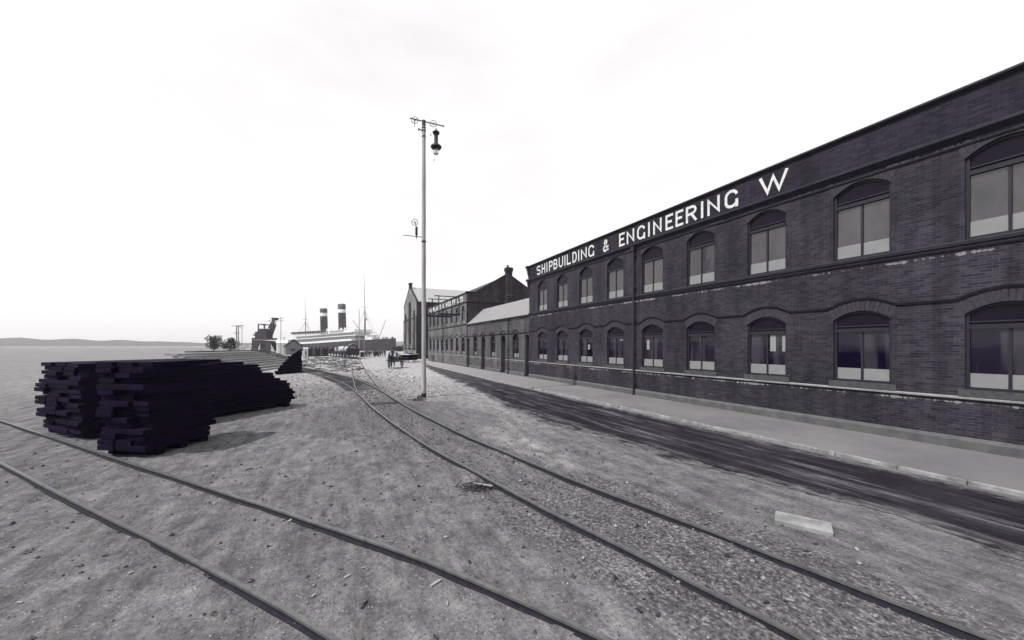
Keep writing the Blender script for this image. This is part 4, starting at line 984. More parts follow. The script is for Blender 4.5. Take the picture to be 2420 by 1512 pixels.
# ------------------------------------------------------------------ people, horses
def skin_mesh(name, verts, edges, root, sub=2):
    me = bpy.data.meshes.new(name + '_t'); me.from_pydata([v[:3] for v in verts], edges, [])
    o = bpy.data.objects.new(name + '_t', me); COL.objects.link(o)
    md_ = o.modifiers.new('s', 'SKIN'); sv = me.skin_vertices[0].data
    for i, v in enumerate(verts):
        sv[i].radius = (v[3], v[4] if len(v) > 4 else v[3]); sv[i].use_root = (i == root)
    md_.use_smooth_shade = True
    if sub: ss = o.modifiers.new('u', 'SUBSURF'); ss.levels = sub; ss.render_levels = sub
    dg = bpy.context.evaluated_depsgraph_get(); res = bpy.data.meshes.new_from_object(o.evaluated_get(dg)); res.name = name
    bpy.data.objects.remove(o); bpy.data.meshes.remove(me); return res
def person_mesh(pose, arms='down'):
    V = []; Ed = []
    def v(x, y, z, r, r2=None): V.append((x, y, z, r, r2 or r)); return len(V) - 1
    hz = 0.92 if pose != 'sit' else 0.0
    pel = v(0, 0, hz, .15, .11); ab = v(0, 0, hz + .18, .14, .10); chst = v(0, 0, hz + .40, .18, .12); nk = v(0, -.01, hz + .57, .055); jaw = v(0, -.025, hz + .66, .07, .075); crown = v(0, -.01, hz + .76, .075, .085); Ed += [(pel, ab), (ab, chst), (chst, nk), (nk, jaw), (jaw, crown)]
    for s_ in (-1, 1):
        sh = v(s_ * .17, 0, hz + .50, .065)
        if arms == 'fwd': el = v(s_ * .22, -.12, hz + .26, .045); wr = v(s_ * .16, -.34, hz + .22, .033); hd = v(s_ * .14, -.42, hz + .22, .035, .02)
        else: el = v(s_ * .25, .03, hz + .23, .045); wr = v(s_ * .26, -.05 * (1 + s_), hz + .0, .033); hd = v(s_ * .25, -.06 * (1 + s_) - .02, hz - .10, .035, .02)
        Ed += [(chst, sh), (sh, el), (el, wr), (wr, hd)]
        if pose == 'sit': hp = v(s_ * .10, -.06, hz, .09); kn = v(s_ * .13, -.42, hz + .02, .065); an = v(s_ * .13, -.46, hz - .40, .04); to = v(s_ * .14, -.60, hz - .46, .035)
        elif pose == 'walk': hp = v(s_ * .09, 0, .86, .10); kn = v(s_ * .09, -.10 if s_ > 0 else .02, .48, .068); an = v(s_ * .09, -.16 if s_ > 0 else .26, .09, .042); to = v(s_ * .10, an and (-.30 if s_ > 0 else .14), .04, .038)
        else: hp = v(s_ * .09, 0, .86, .10); kn = v(s_ * .10, -.01, .48, .068); an = v(s_ * .10, .02, .09, .042); to = v(s_ * .11, -.12, .04, .038)
        Ed += [(pel, hp), (hp, kn), (kn, an), (an, to)]
    me = skin_mesh('person', V, Ed, pel, 1)
    return me, hz
PM = {}
def get_person(pose, arms, coat, key):
    k_ = (pose, arms, key)
    if k_ not in PM:
        me, hz = person_mesh(pose, arms); me.materials.append(M[coat]); me.materials.append(M['skin'])
        for p in me.polygons:
            z = p.center.z; x = abs(p.center.x)
            if z > hz + .585 or (arms != 'fwd' and x > .20 and z < hz - .03 and z > hz - .25) or (arms == 'fwd' and p.center.y < -.37 and z > hz + .1): p.material_index = 1
        PM[k_] = (me, hz)
    return PM[k_]
def person(label, x, y, z, face, pose='stand', arms='down', coat='cloth', hat='flat', scale=1.0, group=None):
    me, hz = get_person(pose, arms, coat, coat)
    o = bpy.data.objects.new('person', me); COL.objects.link(o); o.location = (x, y, z); o.rotation_euler.z = face; o.scale = (scale,) * 3
    tag(o, label, 'person', group)
    m = MB()
    if hat == 'flat': m.lathe([(.10, 0), (.135, .02), (.13, .055), (.05, .07)], (0, -.02, hz + .78), 12); m.box(-.07, .07, -.20, -.10, hz + .775, hz + .79)
    else: m.lathe([(.19, 0), (.185, .015), (.10, .02), (.10, .11), (.06, .13)], (0, -.01, hz + .77), 14)
    h_ = m.build('hat', M['cloth']); h_.parent = o
    return o
def face_to(dx, dy):           # rotation so that local -y looks along camera-aligned (dx, dy)
    a, b = ODIR(dx, dy); return math.atan2(b, a) + math.pi / 2
rnd = random.Random(21)
crowd = [(864, 93), (869, 96), (873, 94), (877, 98), (882, 97), (886, 95), (889, 99), (893, 97), (896, 100), (899, 98), (903, 101), (908, 103), (866, 101), (884, 103), (911, 99)]
for i, (px, d) in enumerate(crowd):
    x, y = PXD(px, d)
    person('dark-clothed man in the crowd standing in front of the liner', x, y, 0, face_to(rnd.uniform(-1, 1), rnd.uniform(-1, .4)), 'walk' if i % 3 == 0 else 'stand', 'down', 'cloth' if i % 4 else 'cloth2', 'flat' if i % 3 else 'bowler', rnd.uniform(.98, 1.06), 'crowd of men before the liner')
x, y = PXD(853.5, 84.5); person('man standing right beside the buffers of the nearest goods wagon', x, y, 0, face_to(-1, -.3), 'stand', 'down', 'cloth', 'flat', 1.0)
x, y = PXD(1023, 63.5); person('boy walking on the pavement under the far office windows', x, y, 0.085, face_to(.5, -1), 'walk', 'down', 'cloth2', 'flat', .82)
x, y = PXD(722.5, 95.5); person('man in a pale shirt standing between two white posts', x, y, 0, face_to(.2, -1), 'stand', 'down', 'cloth2', 'flat', 1.05)
x, y = PXD(743.3, 97); person('man crouched low on the timber litter before the dark hoarding', x, y, .45, face_to(.6, -1), 'sit', 'fwd', 'cloth', 'flat', 1.0)

def horse_mesh():
    V = []; Ed = []
    def v(x, y, z, r, r2=None): V.append((x, y, z, r, r2 or r)); return len(V) - 1
    rump = v(0, .72, 1.30, .25, .26); mid = v(0, .15, 1.20, .26, .29); chest = v(0, -.48, 1.22, .23, .29); nk = v(0, -.80, 1.50, .13, .19); nk2 = v(0, -1.02, 1.80, .10, .14); poll = v(0, -1.14, 1.98, .10, .11); mz = v(0, -1.36, 1.74, .075, .09); ns = v(0, -1.48, 1.58, .06, .065)
    Ed += [(mid, rump), (mid, chest), (chest, nk), (nk, nk2), (nk2, poll), (poll, mz), (mz, ns)]
    for s_ in (-1, 1):
        e = v(s_ * .06, -1.12, 2.12, .025); Ed.append((poll, e))
        sh = v(s_ * .15, -.50, .98, .12); kn = v(s_ * .15, -.52 - .05 * s_, .52, .062); ft = v(s_ * .15, -.50 - .05 * s_, .14, .045); hf = v(s_ * .15, -.54 - .05 * s_, .04, .062); Ed += [(chest, sh), (sh, kn), (kn, ft), (ft, hf)]
        th = v(s_ * .16, .68, .95, .15); hk = v(s_ * .16, .88, .55, .065); f2 = v(s_ * .16, .80, .14, .045); h2 = v(s_ * .16, .75, .04, .062); Ed += [(rump, th), (th, hk), (hk, f2), (f2, h2)]
    t1 = v(0, 1.0, 1.30, .06); t2 = v(0, 1.12, .80, .07); Ed += [(rump, t1), (t1, t2)]
    return skin_mesh('horse', V, Ed, mid, 2)
HM = horse_mesh(); HM.materials.append(M['horse']); HM.materials.append(M['canvas'])
for p in HM.polygons:
    if p.center.z < .30: p.material_index = 1
def cart_wheel(rt, x, y, r, m_='dark_timber'):
    f = MB(); f.ring((0, 0, 0), (1, 0, 0), r - .04, .045, 28, 6)
    for i in range(12):
        a = 2 * math.pi * i / 12; f.tube((0, 0, 0), (0, (r - .05) * math.cos(a), (r - .05) * math.sin(a)), .03, .022, 5)
    f.tube((-.12, 0, 0), (.12, 0, 0), .11, .09, 10)
    o = f.build('wheel', M[m_]); o.parent = rt; o.location = (x, y, r); return o
def horse_at(label, x, y, rz, harness=True):
    o = bpy.data.objects.new('horse', HM); COL.objects.link(o); o.location = (x, y, 0); o.rotation_euler.z = rz; tag(o, label, 'horse')
    m = MB(); m.ring((0, -.62, 1.28), (0, 1, .45), .29, .055, 20, 6); m.bar((-.30, -.55, 1.15), (-.32, .9, 1.12), .03, .06); m.bar((.30, -.55, 1.15), (.32, .9, 1.12), .03, .06); m.box(-.2, .2, -.02, .2, 1.46, 1.56)
    h_ = m.build('harness', M['iron']); h_.parent = o
    m = MB()
    for i in range(12): m.box(-.02, .02, -.80 - .03 * i, -.72 - .03 * i, 1.62 + .04 * i, 1.80 + .035 * i)
    h_ = m.build('mane', M['iron']); h_.parent = o
    return o
# cart with driver, coming towards the camera
cx_, cy_ = PXD(929, 49.6); rz = face_to(.05, -1.0)
cart = empty('horse_cart', (cx_, cy_, 0), rz); tag(cart, 'two-wheeled wooden cart with high dark sides drawn by the nearer horse', 'cart')
def ch_(mb, name, m_, **k):
    o = mb.build(name, m_, **k); o.parent = cart; return o
m = MB(); m.box(-.62, .62, .2, 2.4, .95, 1.05); m.box(-.66, -.60, .2, 2.4, 1.05, 1.5); m.box(.60, .66, .2, 2.4, 1.05, 1.5); m.box(-.6, .6, .2, .26, 1.05, 1.45); m.box(-.6, .6, 2.34, 2.4, 1.05, 1.45); m.tube((-.85, 1.3, .84), (.85, 1.3, .84), .05, .05, 8); ch_(m, 'bed', M['dark_timber'])
m = MB(); m.bar((-.42, .3, 1.0), (-.40, -2.2, 1.12), .07, .08); m.bar((.42, .3, 1.0), (.40, -2.2, 1.12), .07, .08); ch_(m, 'shafts', M['grey_timber'])
m = MB(); m.box(-.55, .55, .35, .75, 1.5, 1.56); ch_(m, 'seat', M['grey_timber'])
cart_wheel(cart, -.84, 1.3, .84, 'grey_timber'); cart_wheel(cart, .84, 1.3, .84)
def at_cart(lx, ly): c_, s_ = math.cos(rz), math.sin(rz); return (cx_ + lx * c_ - ly * s_, cy_ + lx * s_ + ly * c_)
horse_at('dark horse with white feet between the shafts of the nearer cart', *at_cart(0, -1.0), rz)
px_, py_ = at_cart(-.22, .55); person('driver in a dark coat and hat seated high on the nearer cart', px_, py_, 1.66, rz, 'sit', 'fwd', 'cloth', 'bowler', 1.12)
px_, py_ = at_cart(.30, .62); person('companion in a light jacket and cap seated beside the cart driver', px_, py_, 1.58, rz, 'sit', 'fwd', 'cloth2', 'flat', .86)
px_, py_ = at_cart(.28, 1.75); m = MB(); rings = []
for z_, r_ in ((0, .42), (.25, .5), (.55, .48), (.8, .3), (.88, .05)): rings.append([(r_ * (1 + .12 * math.sin(3 * a)) * math.cos(a) * .8, r_ * 1.3 * (1 + .1 * math.cos(2 * a)) * math.sin(a), z_) for a in [i * math.pi / 8 for i in range(16)]])
m.loft(rings); o = m.build('covered_load', M['canvas'], smooth=True); o.location = (px_, py_, 1.05); o.rotation_euler.z = rz; tag(o, 'grey tarpaulin-covered load heaped in the back of the nearer cart', 'load')
# second cart: dark box van-like dray with a white rim
cx2, cy2 = PXD(967.5, 68.0); rz2 = face_to(-.35, -1.0)
c2_ = empty('coal_cart', (cx2, cy2, 0), rz2); tag(c2_, 'dark cart with a white rim heaped with coal, standing by the tall workshop', 'cart')
def c2b(mb, name, m_, **k): o = mb.build(name, m_, **k); o.parent = c2_; return o
m = MB(); m.box(-.80, .80, -1.3, 1.3, .40, 1.40); m.tube((-.9, .2, .5), (.9, .2, .5), .045, .045, 8); c2b(m, 'body', M['tar_timber'])
m = MB(); m.box(-.92, .92, -1.45, -1.3, 1.36, 1.50); m.box(-.92, .92, 1.3, 1.45, 1.36, 1.50); m.box(-.92, -.80, -1.3, 1.3, 1.36, 1.50); m.box(.80, .92, -1.3, 1.3, 1.36, 1.50); c2b(m, 'rim', M['white'])
m = MB(); rings = []
for z_, r_ in ((0, 1.0), (.12, .85), (.22, .5), (.27, .1)): rings.append([(r_ * .78 * math.cos(a) * (1 + .1 * math.sin(5 * a + z_ * 9)), r_ * 1.3 * math.sin(a), 1.42 + z_) for a in [i * math.pi / 10 for i in range(20)]])
m.loft(rings); c2b(m, 'coal_heap', M['iron'])
cart_wheel(c2_, -.92, .2, .62); cart_wheel(c2_, .92, .2, .62)
m = MB(); m.bar((-.4, -1.3, .75), (-.4, -3.2, .95), .07, .07); m.bar((.4, -1.3, .75), (.4, -3.2, .95), .07, .07); c2b(m, 'shafts', M['grey_timber'])
m = MB(); m.tube((.55, -1.1, .62), (.55, -1.15, .05), .04, .04, 6); m.tube((-.2, -1.1, .62), (-.25, -1.15, .05), .04, .04, 6); c2b(m, 'prop_leg', M['iron'])

# ------------------------------------------------------------------ goods wagons, hoarding, huts
def at_line(line, dist):
    acc = 0
    for i in range(1, len(line)):
        L = (line[i] - line[i - 1]).length
        if acc + L >= dist: u = (dist - acc) / L; p = line[i - 1] + (line[i] - line[i - 1]) * u; t_ = (line[i] - line[i - 1]).normalized(); return p, math.atan2(t_.y, t_.x)
        acc += L
    return line[-1], 0
def wagon(name, label, dist, L=5.2, side=1.0, m_='dark_timber'):
    p, a = at_line(L_BR, dist); rt = empty(name, (p.x, p.y, 0), a); tag(rt, label, 'wagon', 'goods wagons on the branch track')
    def c(mb, nm, mm): o = mb.build(nm, mm); o.parent = rt; return o
    m = MB(); m.box(-L / 2, L / 2, -1.15, 1.15, .95, 1.15)
    for s_ in (-1, 1): m.box(-L / 2, L / 2, s_ * .85 - .06, s_ * .85 + .06, .7, .95)
    c(m, 'underframe', M['iron'])
    m = MB(); m.box(-L / 2, L / 2, -1.18, -1.10, 1.15, 1.15 + side); m.box(-L / 2, L / 2, 1.10, 1.18, 1.15, 1.15 + side); m.box(-L / 2, -L / 2 + .08, -1.1, 1.1, 1.15, 1.15 + side); m.box(L / 2 - .08, L / 2, -1.1, 1.1, 1.15, 1.15 + side)
    for k in range(int(L) + 1): m.box(-L / 2 + k * L / int(L) - .04, -L / 2 + k * L / int(L) + .04, -1.22, -1.18, .95, 1.15 + side); m.box(-L / 2 + k * L / int(L) - .04, -L / 2 + k * L / int(L) + .04, 1.18, 1.22, .95, 1.15 + side)
    c(m, 'body', M[m_])
    for sx_ in (-1, 1):
        for sy_ in (-1, 1):
            m = MB(); m.tube((0, -.05, 0), (0, .05, 0), .46, .46, 18); m.ring((0, 0, 0), (0, 1, 0), .44, .04, 18, 5); o = m.build('wheel', M['iron']); o.parent = rt; o.location = (sx_ * L * .3, sy_ * .76, .5)
            m = MB(); m.tube((sx_ * L / 2, sy_ * .8, .95), (sx_ * (L / 2 + .42), sy_ * .8, .95), .06, .05, 8); m.tube((sx_ * (L / 2 + .42), sy_ * .8, .95), (sx_ * (L / 2 + .47), sy_ * .8, .95), .17, .17, 12); c(m, 'buffer', M['iron'])
    return rt
total = sum((L_BR[i] - L_BR[i - 1]).length for i in range(1, len(L_BR)))
D0 = 67.5
w1 = wagon('goods_wagon', 'nearest dark open goods wagon at the head of the row', D0, 5.0, 1.15)
p, a = at_line(L_BR, D0)
m = MB(); rnd = random.Random(4)
for i in range(9):
    y_ = -.85 + .21 * i; h = 1.95 + .85 * math.sin(math.pi * (i + .5) / 9) + rnd.uniform(-.1, .1)
    m.tube((-2.0 + rnd.uniform(-.3, .3), y_, h - .3), (3.6 + rnd.uniform(-.4, .4), y_ + .1, h + .35 + rnd.uniform(-.1, .15)), .13, .12, 8)
    if i % 2 == 0: m.tube((-1.8, y_, 1.5), (3.2, y_, 1.6), .16, .16, 8)
o = m.build('timber_load', M['canvas']); o.location = (p.x, p.y, 0); o.rotation_euler.z = a; tag(o, 'slanting load of poles and folded sheets on the nearest goods wagon', 'load')
m = MB(); rings = []
for x_ in (0, .6, 1.4, 2.4, 3.0): rings.append([(x_ * 1.25 - 1.6, 1.12 * math.cos(t_) * (1 + .05 * math.sin(x_ * 5 + t_ * 3)), 1.95 + 1.38 * max(-.3, math.sin(t_)) * (1.1 - .16 * abs(x_ - 1.2)) + .14 * math.sin(9 * t_ + x_) + .04 * math.sin(7 * t_ + x_)) for t_ in [k * math.pi / 8 for k in range(16)]])
m.loft(rings); o = m.build('tarpaulin', M['tarp_stripe']); o.location = (p.x, p.y, 0.1); o.rotation_euler.z = a; tag(o, 'dark tarpaulin bundle lying over the middle of the nearest goods wagon', 'tarpaulin')
labels = ['second goods wagon carrying a pale cylinder', 'third goods wagon carrying a pale cylinder and low sides', 'fourth goods wagon with a tall open frame', 'fifth goods wagon in front of the dark hoarding']
for k in range(4):
    dd = D0 + 6.4 * (k + 1); wg = wagon('goods_wagon', labels[k], dd, 5.2, .35 if k < 3 else .9); p, a = at_line(L_BR, dd)
    if k < 2:
        m = MB(); m.tube((-2.2, 0, 2.1), (2.1, 0, 2.1), .72, .66, 20); m.tube((2.1, 0, 2.1), (2.2, 0, 2.1), .3, .28, 12)
        o = m.build('steel_cylinder', M['crane_pale'], smooth=False); o.location = (p.x, p.y, 0); o.rotation_euler.z = a; tag(o, ['pale steel cylinder lying on the second goods wagon', 'pale steel cylinder lying on the third goods wagon'][k], 'cylinder')
    if k == 2:
        m = MB()
        for xx in (-2.2, 0, 2.2):
            for yy in (-1, 1): m.box(xx - .06, xx + .06, yy - .06, yy + .06, 1.15, 2.9)
        m.box(-2.26, 2.26, -1.06, -.94, 2.8, 2.95); m.box(-2.26, 2.26, .94, 1.06, 2.8, 2.95); m.box(-2.2, 2.2, -.9, -.86, 1.3, 2.4); o = m.build('open_frame', M['iron']); o.location = (p.x, p.y, 0); o.rotation_euler.z = a; tag(o, 'tall dark open frame standing on the fourth goods wagon', 'frame')
        m = MB(); m.box(-2.0, 2.0, -.84, -.5, 1.5, 2.7); m.box(-2.0, -.1, .5, .84, 1.5, 2.7); o = m.build('pale_crate', M['crane_pale']); o.location = (p.x, p.y, 0); o.rotation_euler.z = a; tag(o, 'pale boarded crate inside the open frame of the fourth wagon', 'crate')
# dark hoarding of upright boards with knobbed posts
h = empty('hoarding', (*PXD(748, 104), 0)); tag(h, 'dark upright-boarded hoarding with knobbed posts behind the litter of timber', 'fence')
pa_, pb_ = Vector((*PXD(727, 103), 0)), Vector((*PXD(773, 106), 0)); u = pb_ - pa_; L = u.length; u.normalize()
for k in range(5):
    m = MB(); s0 = L * k / 5; n = 7
    for i in range(n):
        q0 = pa_ + u * (s0 + (L / 5 - .15) * i / n + .1); q1 = pa_ + u * (s0 + (L / 5 - .15) * (i + .96) / n + .1); hh = 2.05 + .06 * math.sin(i * 2.3 + k)
        m.bar((q0.x, q0.y, hh / 2), (q1.x, q1.y, hh / 2), .06, hh)
    m.build('board_panel', M[['dark_timber', 'grey_timber', 'dark_timber', 'grey_timber', 'dark_timber'][k]], h)
for k in range(6):
    q0 = pa_ + u * (L * k / 5); m = MB(); m.box(q0.x - .09, q0.x + .09, q0.y - .09, q0.y + .09, 0, 2.25); m.lathe([(.1, 0), (.26, .12), (.26, .32), (.1, .45)], (q0.x, q0.y, 2.22), 10); m.build('post', M['iron'], h)
for px, lab in ((719, 'left white post beside the standing man, left of the hoarding'), (725.2, 'right white post between the standing man and the hoarding')):
    x, y = PXD(px, 98); m = MB(); m.box(x - .24, x + .24, y - .24, y + .24, 0, 2.2); m.prism([(x - .28, 2.2), (x + .28, 2.2), (x, 2.45)], 'xz', y - .28, y + .28); tag(m.build('white_post', M['white'], loc=(x, y, 0)), lab, 'post')
for px, d_, wv_, lab in ((857, 100, 1.3, 'dark crate on the quay just right of the nearest wagon'), (888, 112, 2.2, 'long low dark crate behind the middle of the crowd')):
    x, y = PXD(px, d_); m = MB(); m.box(x - wv_ / 2, x + wv_ / 2, y - .6, y + .6, 0, 1.25)
    for k in range(4): m.box(x - wv_ / 2 - .03, x + wv_ / 2 + .03, y - .63, y + .63, .1 + .32 * k, .16 + .32 * k)
    tag(m.build('crate', M['dark_timber'], loc=(x, y, 0)), lab, 'crate', 'crates on the quay')
# gabled hut with a long pale side
hx, hy = PXD(694, 122); hut = empty('hut', (hx, hy, 0), 0); FX0, FY0 = Vector((*ODIR(1, 0), 0)), Vector((*ODIR(0, 1), 0)); tag(hut, 'small grey gabled hut with dark bargeboards left of the liner', 'hut')
fx = Vector((*ODIR(.82, .572), 0)); fy = Vector((*ODIR(-.572, .82), 0)); H0 = Vector((hx, hy, 0))
def HP(a, b, z): q = H0 + fx * a + fy * b; return (q.x, q.y, z)
m = MB(); hw = 2.2; poly = [(-hw, 0), (hw, 0), (hw, 2.95), (0, 4.8), (-hw, 2.95)]
n = 5; m.add([HP(a, 0, z) for a, z in poly] + [HP(a, 6, z) for a, z in poly], [(0, 1, 2, 3, 4), (9, 8, 7, 6, 5), (0, 5, 6, 1), (1, 6, 7, 2), (4, 9, 5, 0)]); m.build('wall', M['hut_wall'], hut)
m = MB()
for s_ in (-1, 1):
    a0 = [HP(0, -.3, 4.98), HP(0, 6.2, 4.98), HP(s_ * 2.55, 6.2, 2.82), HP(s_ * 2.55, -.3, 2.82)]; m.add(a0 + [(p[0], p[1], p[2] - .12) for p in a0], [(0, 1, 2, 3), (7, 6, 5, 4), (0, 4, 5, 1), (1, 5, 6, 2), (2, 6, 7, 3), (3, 7, 4, 0)])
m.build('roof', M['grey_timber'], hut)
m = MB()
for s_ in (-1, 1): m.bar(HP(0, -.34, 4.9), HP(s_ * 2.55, -.34, 2.72), .08, .32)
m.build('bargeboard', M['dark_timber'], hut)
m = MB(); a0 = HP(-.7, -.05, 0); m.add([HP(-.8, -.06, 1.2), HP(.4, -.06, 1.2), HP(.4, -.06, 2.0), HP(-.8, -.06, 2.0)], [(0, 1, 2, 3)]); m.build('window', M['iron'], hut)
hx2, hy2 = PXD(668, 150); s2 = empty('white_shed', (hx2, hy2, 0)); tag(s2, 'low white shed just left of the gabled hut', 'shed'); H0 = Vector((hx2, hy2, 0))
m = MB(); m.add([HP(a, b, z) for a, b in ((-1.8, 0), (1.6, 0), (1.6, 4), (-1.8, 4)) for z in (0, 3.9)], [(0, 2, 3, 1), (2, 4, 5, 3), (4, 6, 7, 5), (6, 0, 1, 7)]); m.build('wall', M['shipwhite'], s2)
m = MB(); m.add([HP(-2.1, -.3, 3.9), HP(1.9, -.3, 3.9), HP(1.9, 2, 5.2), HP(-2.1, 2, 5.2), HP(-2.1, 4.3, 3.9), HP(1.9, 4.3, 3.9)], [(0, 1, 2, 3), (3, 2, 5, 4), (0, 3, 4), (1, 5, 2), (0, 4, 5, 1)]); m.build('roof', M['shipwhite'], s2)
fx, fy = FX0, FY0
# row of small tip wagons / boarded boxes at far left
for i, (px, wpx, mm, lab) in enumerate(((559, 17, 'pale_timber', 'pale boarded truck standing leftmost in the row below the crane'), (580, 20, 'crane_pale', 'pale boarded truck, second in the row below the crane'), (601, 18, 'grey_timber', 'grey boarded truck, third in the row, right of the pale ones'), (619, 14, 'grey_timber', 'grey boarded truck at the right end of the row below the crane'))):
    d = 84; x, y = PXD(px, d); wd = wpx * d / 900.0; H0 = Vector((x, y, 0)); rt = empty('boarded_truck', (x, y, 0)); tag(rt, lab, 'truck', 'boarded trucks below the crane')
    m = MB(); n = 6
    for k in range(n):
        a_, b_ = -wd / 2 + wd * k / n, -wd / 2 + wd * (k + .93) / n; hh = 2.0 + .07 * ((k * 7 + i) % 3)
        m.add([HP(p, q, z) for p, q in ((a_, 0), (b_, 0), (b_, .08), (a_, .08)) for z in (.75, hh)], [(0, 2, 3, 1), (2, 4, 5, 3), (4, 6, 7, 5), (6, 0, 1, 7), (1, 3, 5, 7)])
    m.add([HP(p, q, z) for p, q in ((-wd / 2, .1), (wd / 2, .1), (wd / 2, 1.8), (-wd / 2, 1.8)) for z in (.7, 1.9)], [(0, 2, 3, 1), (2, 4, 5, 3), (4, 6, 7, 5), (6, 0, 1, 7), (1, 3, 5, 7), (0, 6, 4, 2)]); m.build('body', M[mm], rt)
    for k in (-.3, .3):
        for b_ in (.1, 1.6):
            m = MB(); m.tube(HP(wd * k, b_, .36), HP(wd * k, b_ + .1, .36), .36, .36, 14); m.build('wheel', M['iron'], rt)

# ------------------------------------------------------------------ poles of the yard
def tele_pole(label, px, d, top_py, arms, r=.14, m_='spar'):
    x, y = PXD(px, d); zt = PZ(top_py, d); rt = empty('telegraph_pole', (x, y, 0)); tag(rt, label, 'pole')
    m = MB(); m.tube((x, y, 0), (x, y, zt), r, r * .65, 10); m.build('shaft', M[m_], rt)
    H = Vector((x, y, 0))
    for (py, half) in arms:
        z = PZ(py, d); a = H - fx * half; b = H + fx * half; m = MB(); m.bar((a.x, a.y, z), (b.x, b.y, z), .1, .12)
        for k in range(4):
            q = a + (b - a) * ((k + .5) / 4); m.tube((q.x, q.y, z), (q.x, q.y, z + .25), .03, .04, 5)
        m.build('cross_arm', M[m_], rt)
tele_pole('thin pole standing in front of the liner bow behind the crowd', 861, 92, 752, [(800, .1)], .13)
tele_pole('pale pole rising beside the nearest wagon in front of the liner', 848.5, 96, 731, [(801, 1.4)], .11, 'wood_pole')
tele_pole('telegraph pole with two cross-arms right of the crane', 663.5, 130, 749, [(752, 1.1), (758, .9)], .13)
tele_pole('short mast beside the hut', 671, 135, 795, [(800, .3)], .12)
tele_pole('thin telegraph pole left of the crane', 571.5, 140, 767, [(769, .9), (775, .6)], .11)
tele_pole('stout pole with wide cross-arm at the far left of the yard', 559, 110, 769, [(770, 1.6), (787, .8)], .22)
tele_pole('second stout pole close behind the wide cross-arm', 563.5, 112, 768, [(772, .6)], .18)

# ------------------------------------------------------------------ the quay crane
d = 190.0; kx = d / 900.0
cr = empty('quay_crane', (*PXD(617, d), 0)); tag(cr, 'grey portal quay crane with raised jib on the left skyline', 'crane'); C0 = Vector((*PXD(538.2, d), 0))
def CP(zx, b, zy): q = C0 + fx * (zx * .0640 * kx) + fy * b; return (q.x, q.y, PZ(737.8 + zy * .0640, d))
def cprism(mb, poly, b0, b1):
    n = len(poly); mb.add([CP(a, b0, z) for a, z in poly] + [CP(a, b1, z) for a, z in poly], [tuple(range(n)), tuple(range(2 * n - 1, n - 1, -1))] + [(i, n + i, n + (i + 1) % n, (i + 1) % n) for i in range(n)])
m = MB(); cprism(m, [(870, 1440), (885, 1020), (1550, 1060), (1550, 1440), (1440, 1440), (1280, 1130), (1140, 1130), (1040, 1440)], 0, .9); cprism(m, [(870, 1440), (885, 1020), (1550, 1060), (1550, 1440), (1440, 1440), (1280, 1130), (1140, 1130), (1040, 1440)], 6.6, 7.5); cprism(m, [(890, 1130), (890, 1022), (1548, 1060), (1548, 1130)], .9, 6.6)
m.build('portal', M['crane'], cr)
m = MB(); cprism(m, [(895, 1015), (905, 945), (1470, 945), (1495, 1015)], -.4, 7.9); m.build('platform', M['crane'], cr)
m = MB(); cprism(m, [(950, 945), (950, 720), (1050, 700), (1050, 600), (1340, 600), (1370, 945)], 1, 6.5); m.build('machine_house', M['crane'], cr)
m = MB(); m.tube(CP(960, 1.9, 800), CP(875, 1.9, 800), 1.25, 1.05, 16); m.build('boiler', M['crane_pale'], cr)
m = MB()
for b in (1.2, 6.2):
    for p, q in (((1070, 610), (1070, 440)), ((1300, 610), (1270, 440)), ((1060, 440), (1310, 440))): m.bar(CP(p[0], b, p[1]), CP(q[0], b, q[1]), .5, .5)
m.bar(CP(1070, 1.2, 440), CP(1070, 6.2, 440), .3, .3); m.bar(CP(1300, 1.2, 440), CP(1300, 6.2, 440), .3, .3); m.build('frame', M['crane'], cr)
m = MB()
for b in (3.0, 4.4):
    m.bar(CP(1385, b, 900), CP(1560, b, 440), .35, .5); m.bar(CP(1560, b, 440), CP(1600, b, 215), .3, .5); m.bar(CP(1350, b, 590), CP(1560, b, 210), .35, .5); m.bar(CP(1430, b, 900), CP(1590, b, 440), .2, .3)
    for (p, q) in (((1420, 790), (1440, 430)), ((1470, 660), (1480, 350)), ((1520, 540), (1530, 270))): m.bar(CP(p[0], b, p[1]), CP(q[0], b, q[1]), .2, .2)
cprism(m, [(1500, 240), (1530, 185), (1655, 185), (1650, 235), (1600, 275)], 2.0, 5.4)
for yy in (820, 700, 580): m.bar(CP(1400 + (900 - yy) * .36, 3.0, yy), CP(1400 + (900 - yy) * .36, 4.4, yy), .25, .25)
m.build('jib', M['crane'], cr)
m = MB(); m.tube(CP(1520, 3.7, 240), CP(1300, 3.7, 330), .06, .06, 5); m.tube(CP(1370, 3.7, 280), CP(1372, 3.7, 330), .22, .22, 8); m.build('cable', M['iron'], cr)
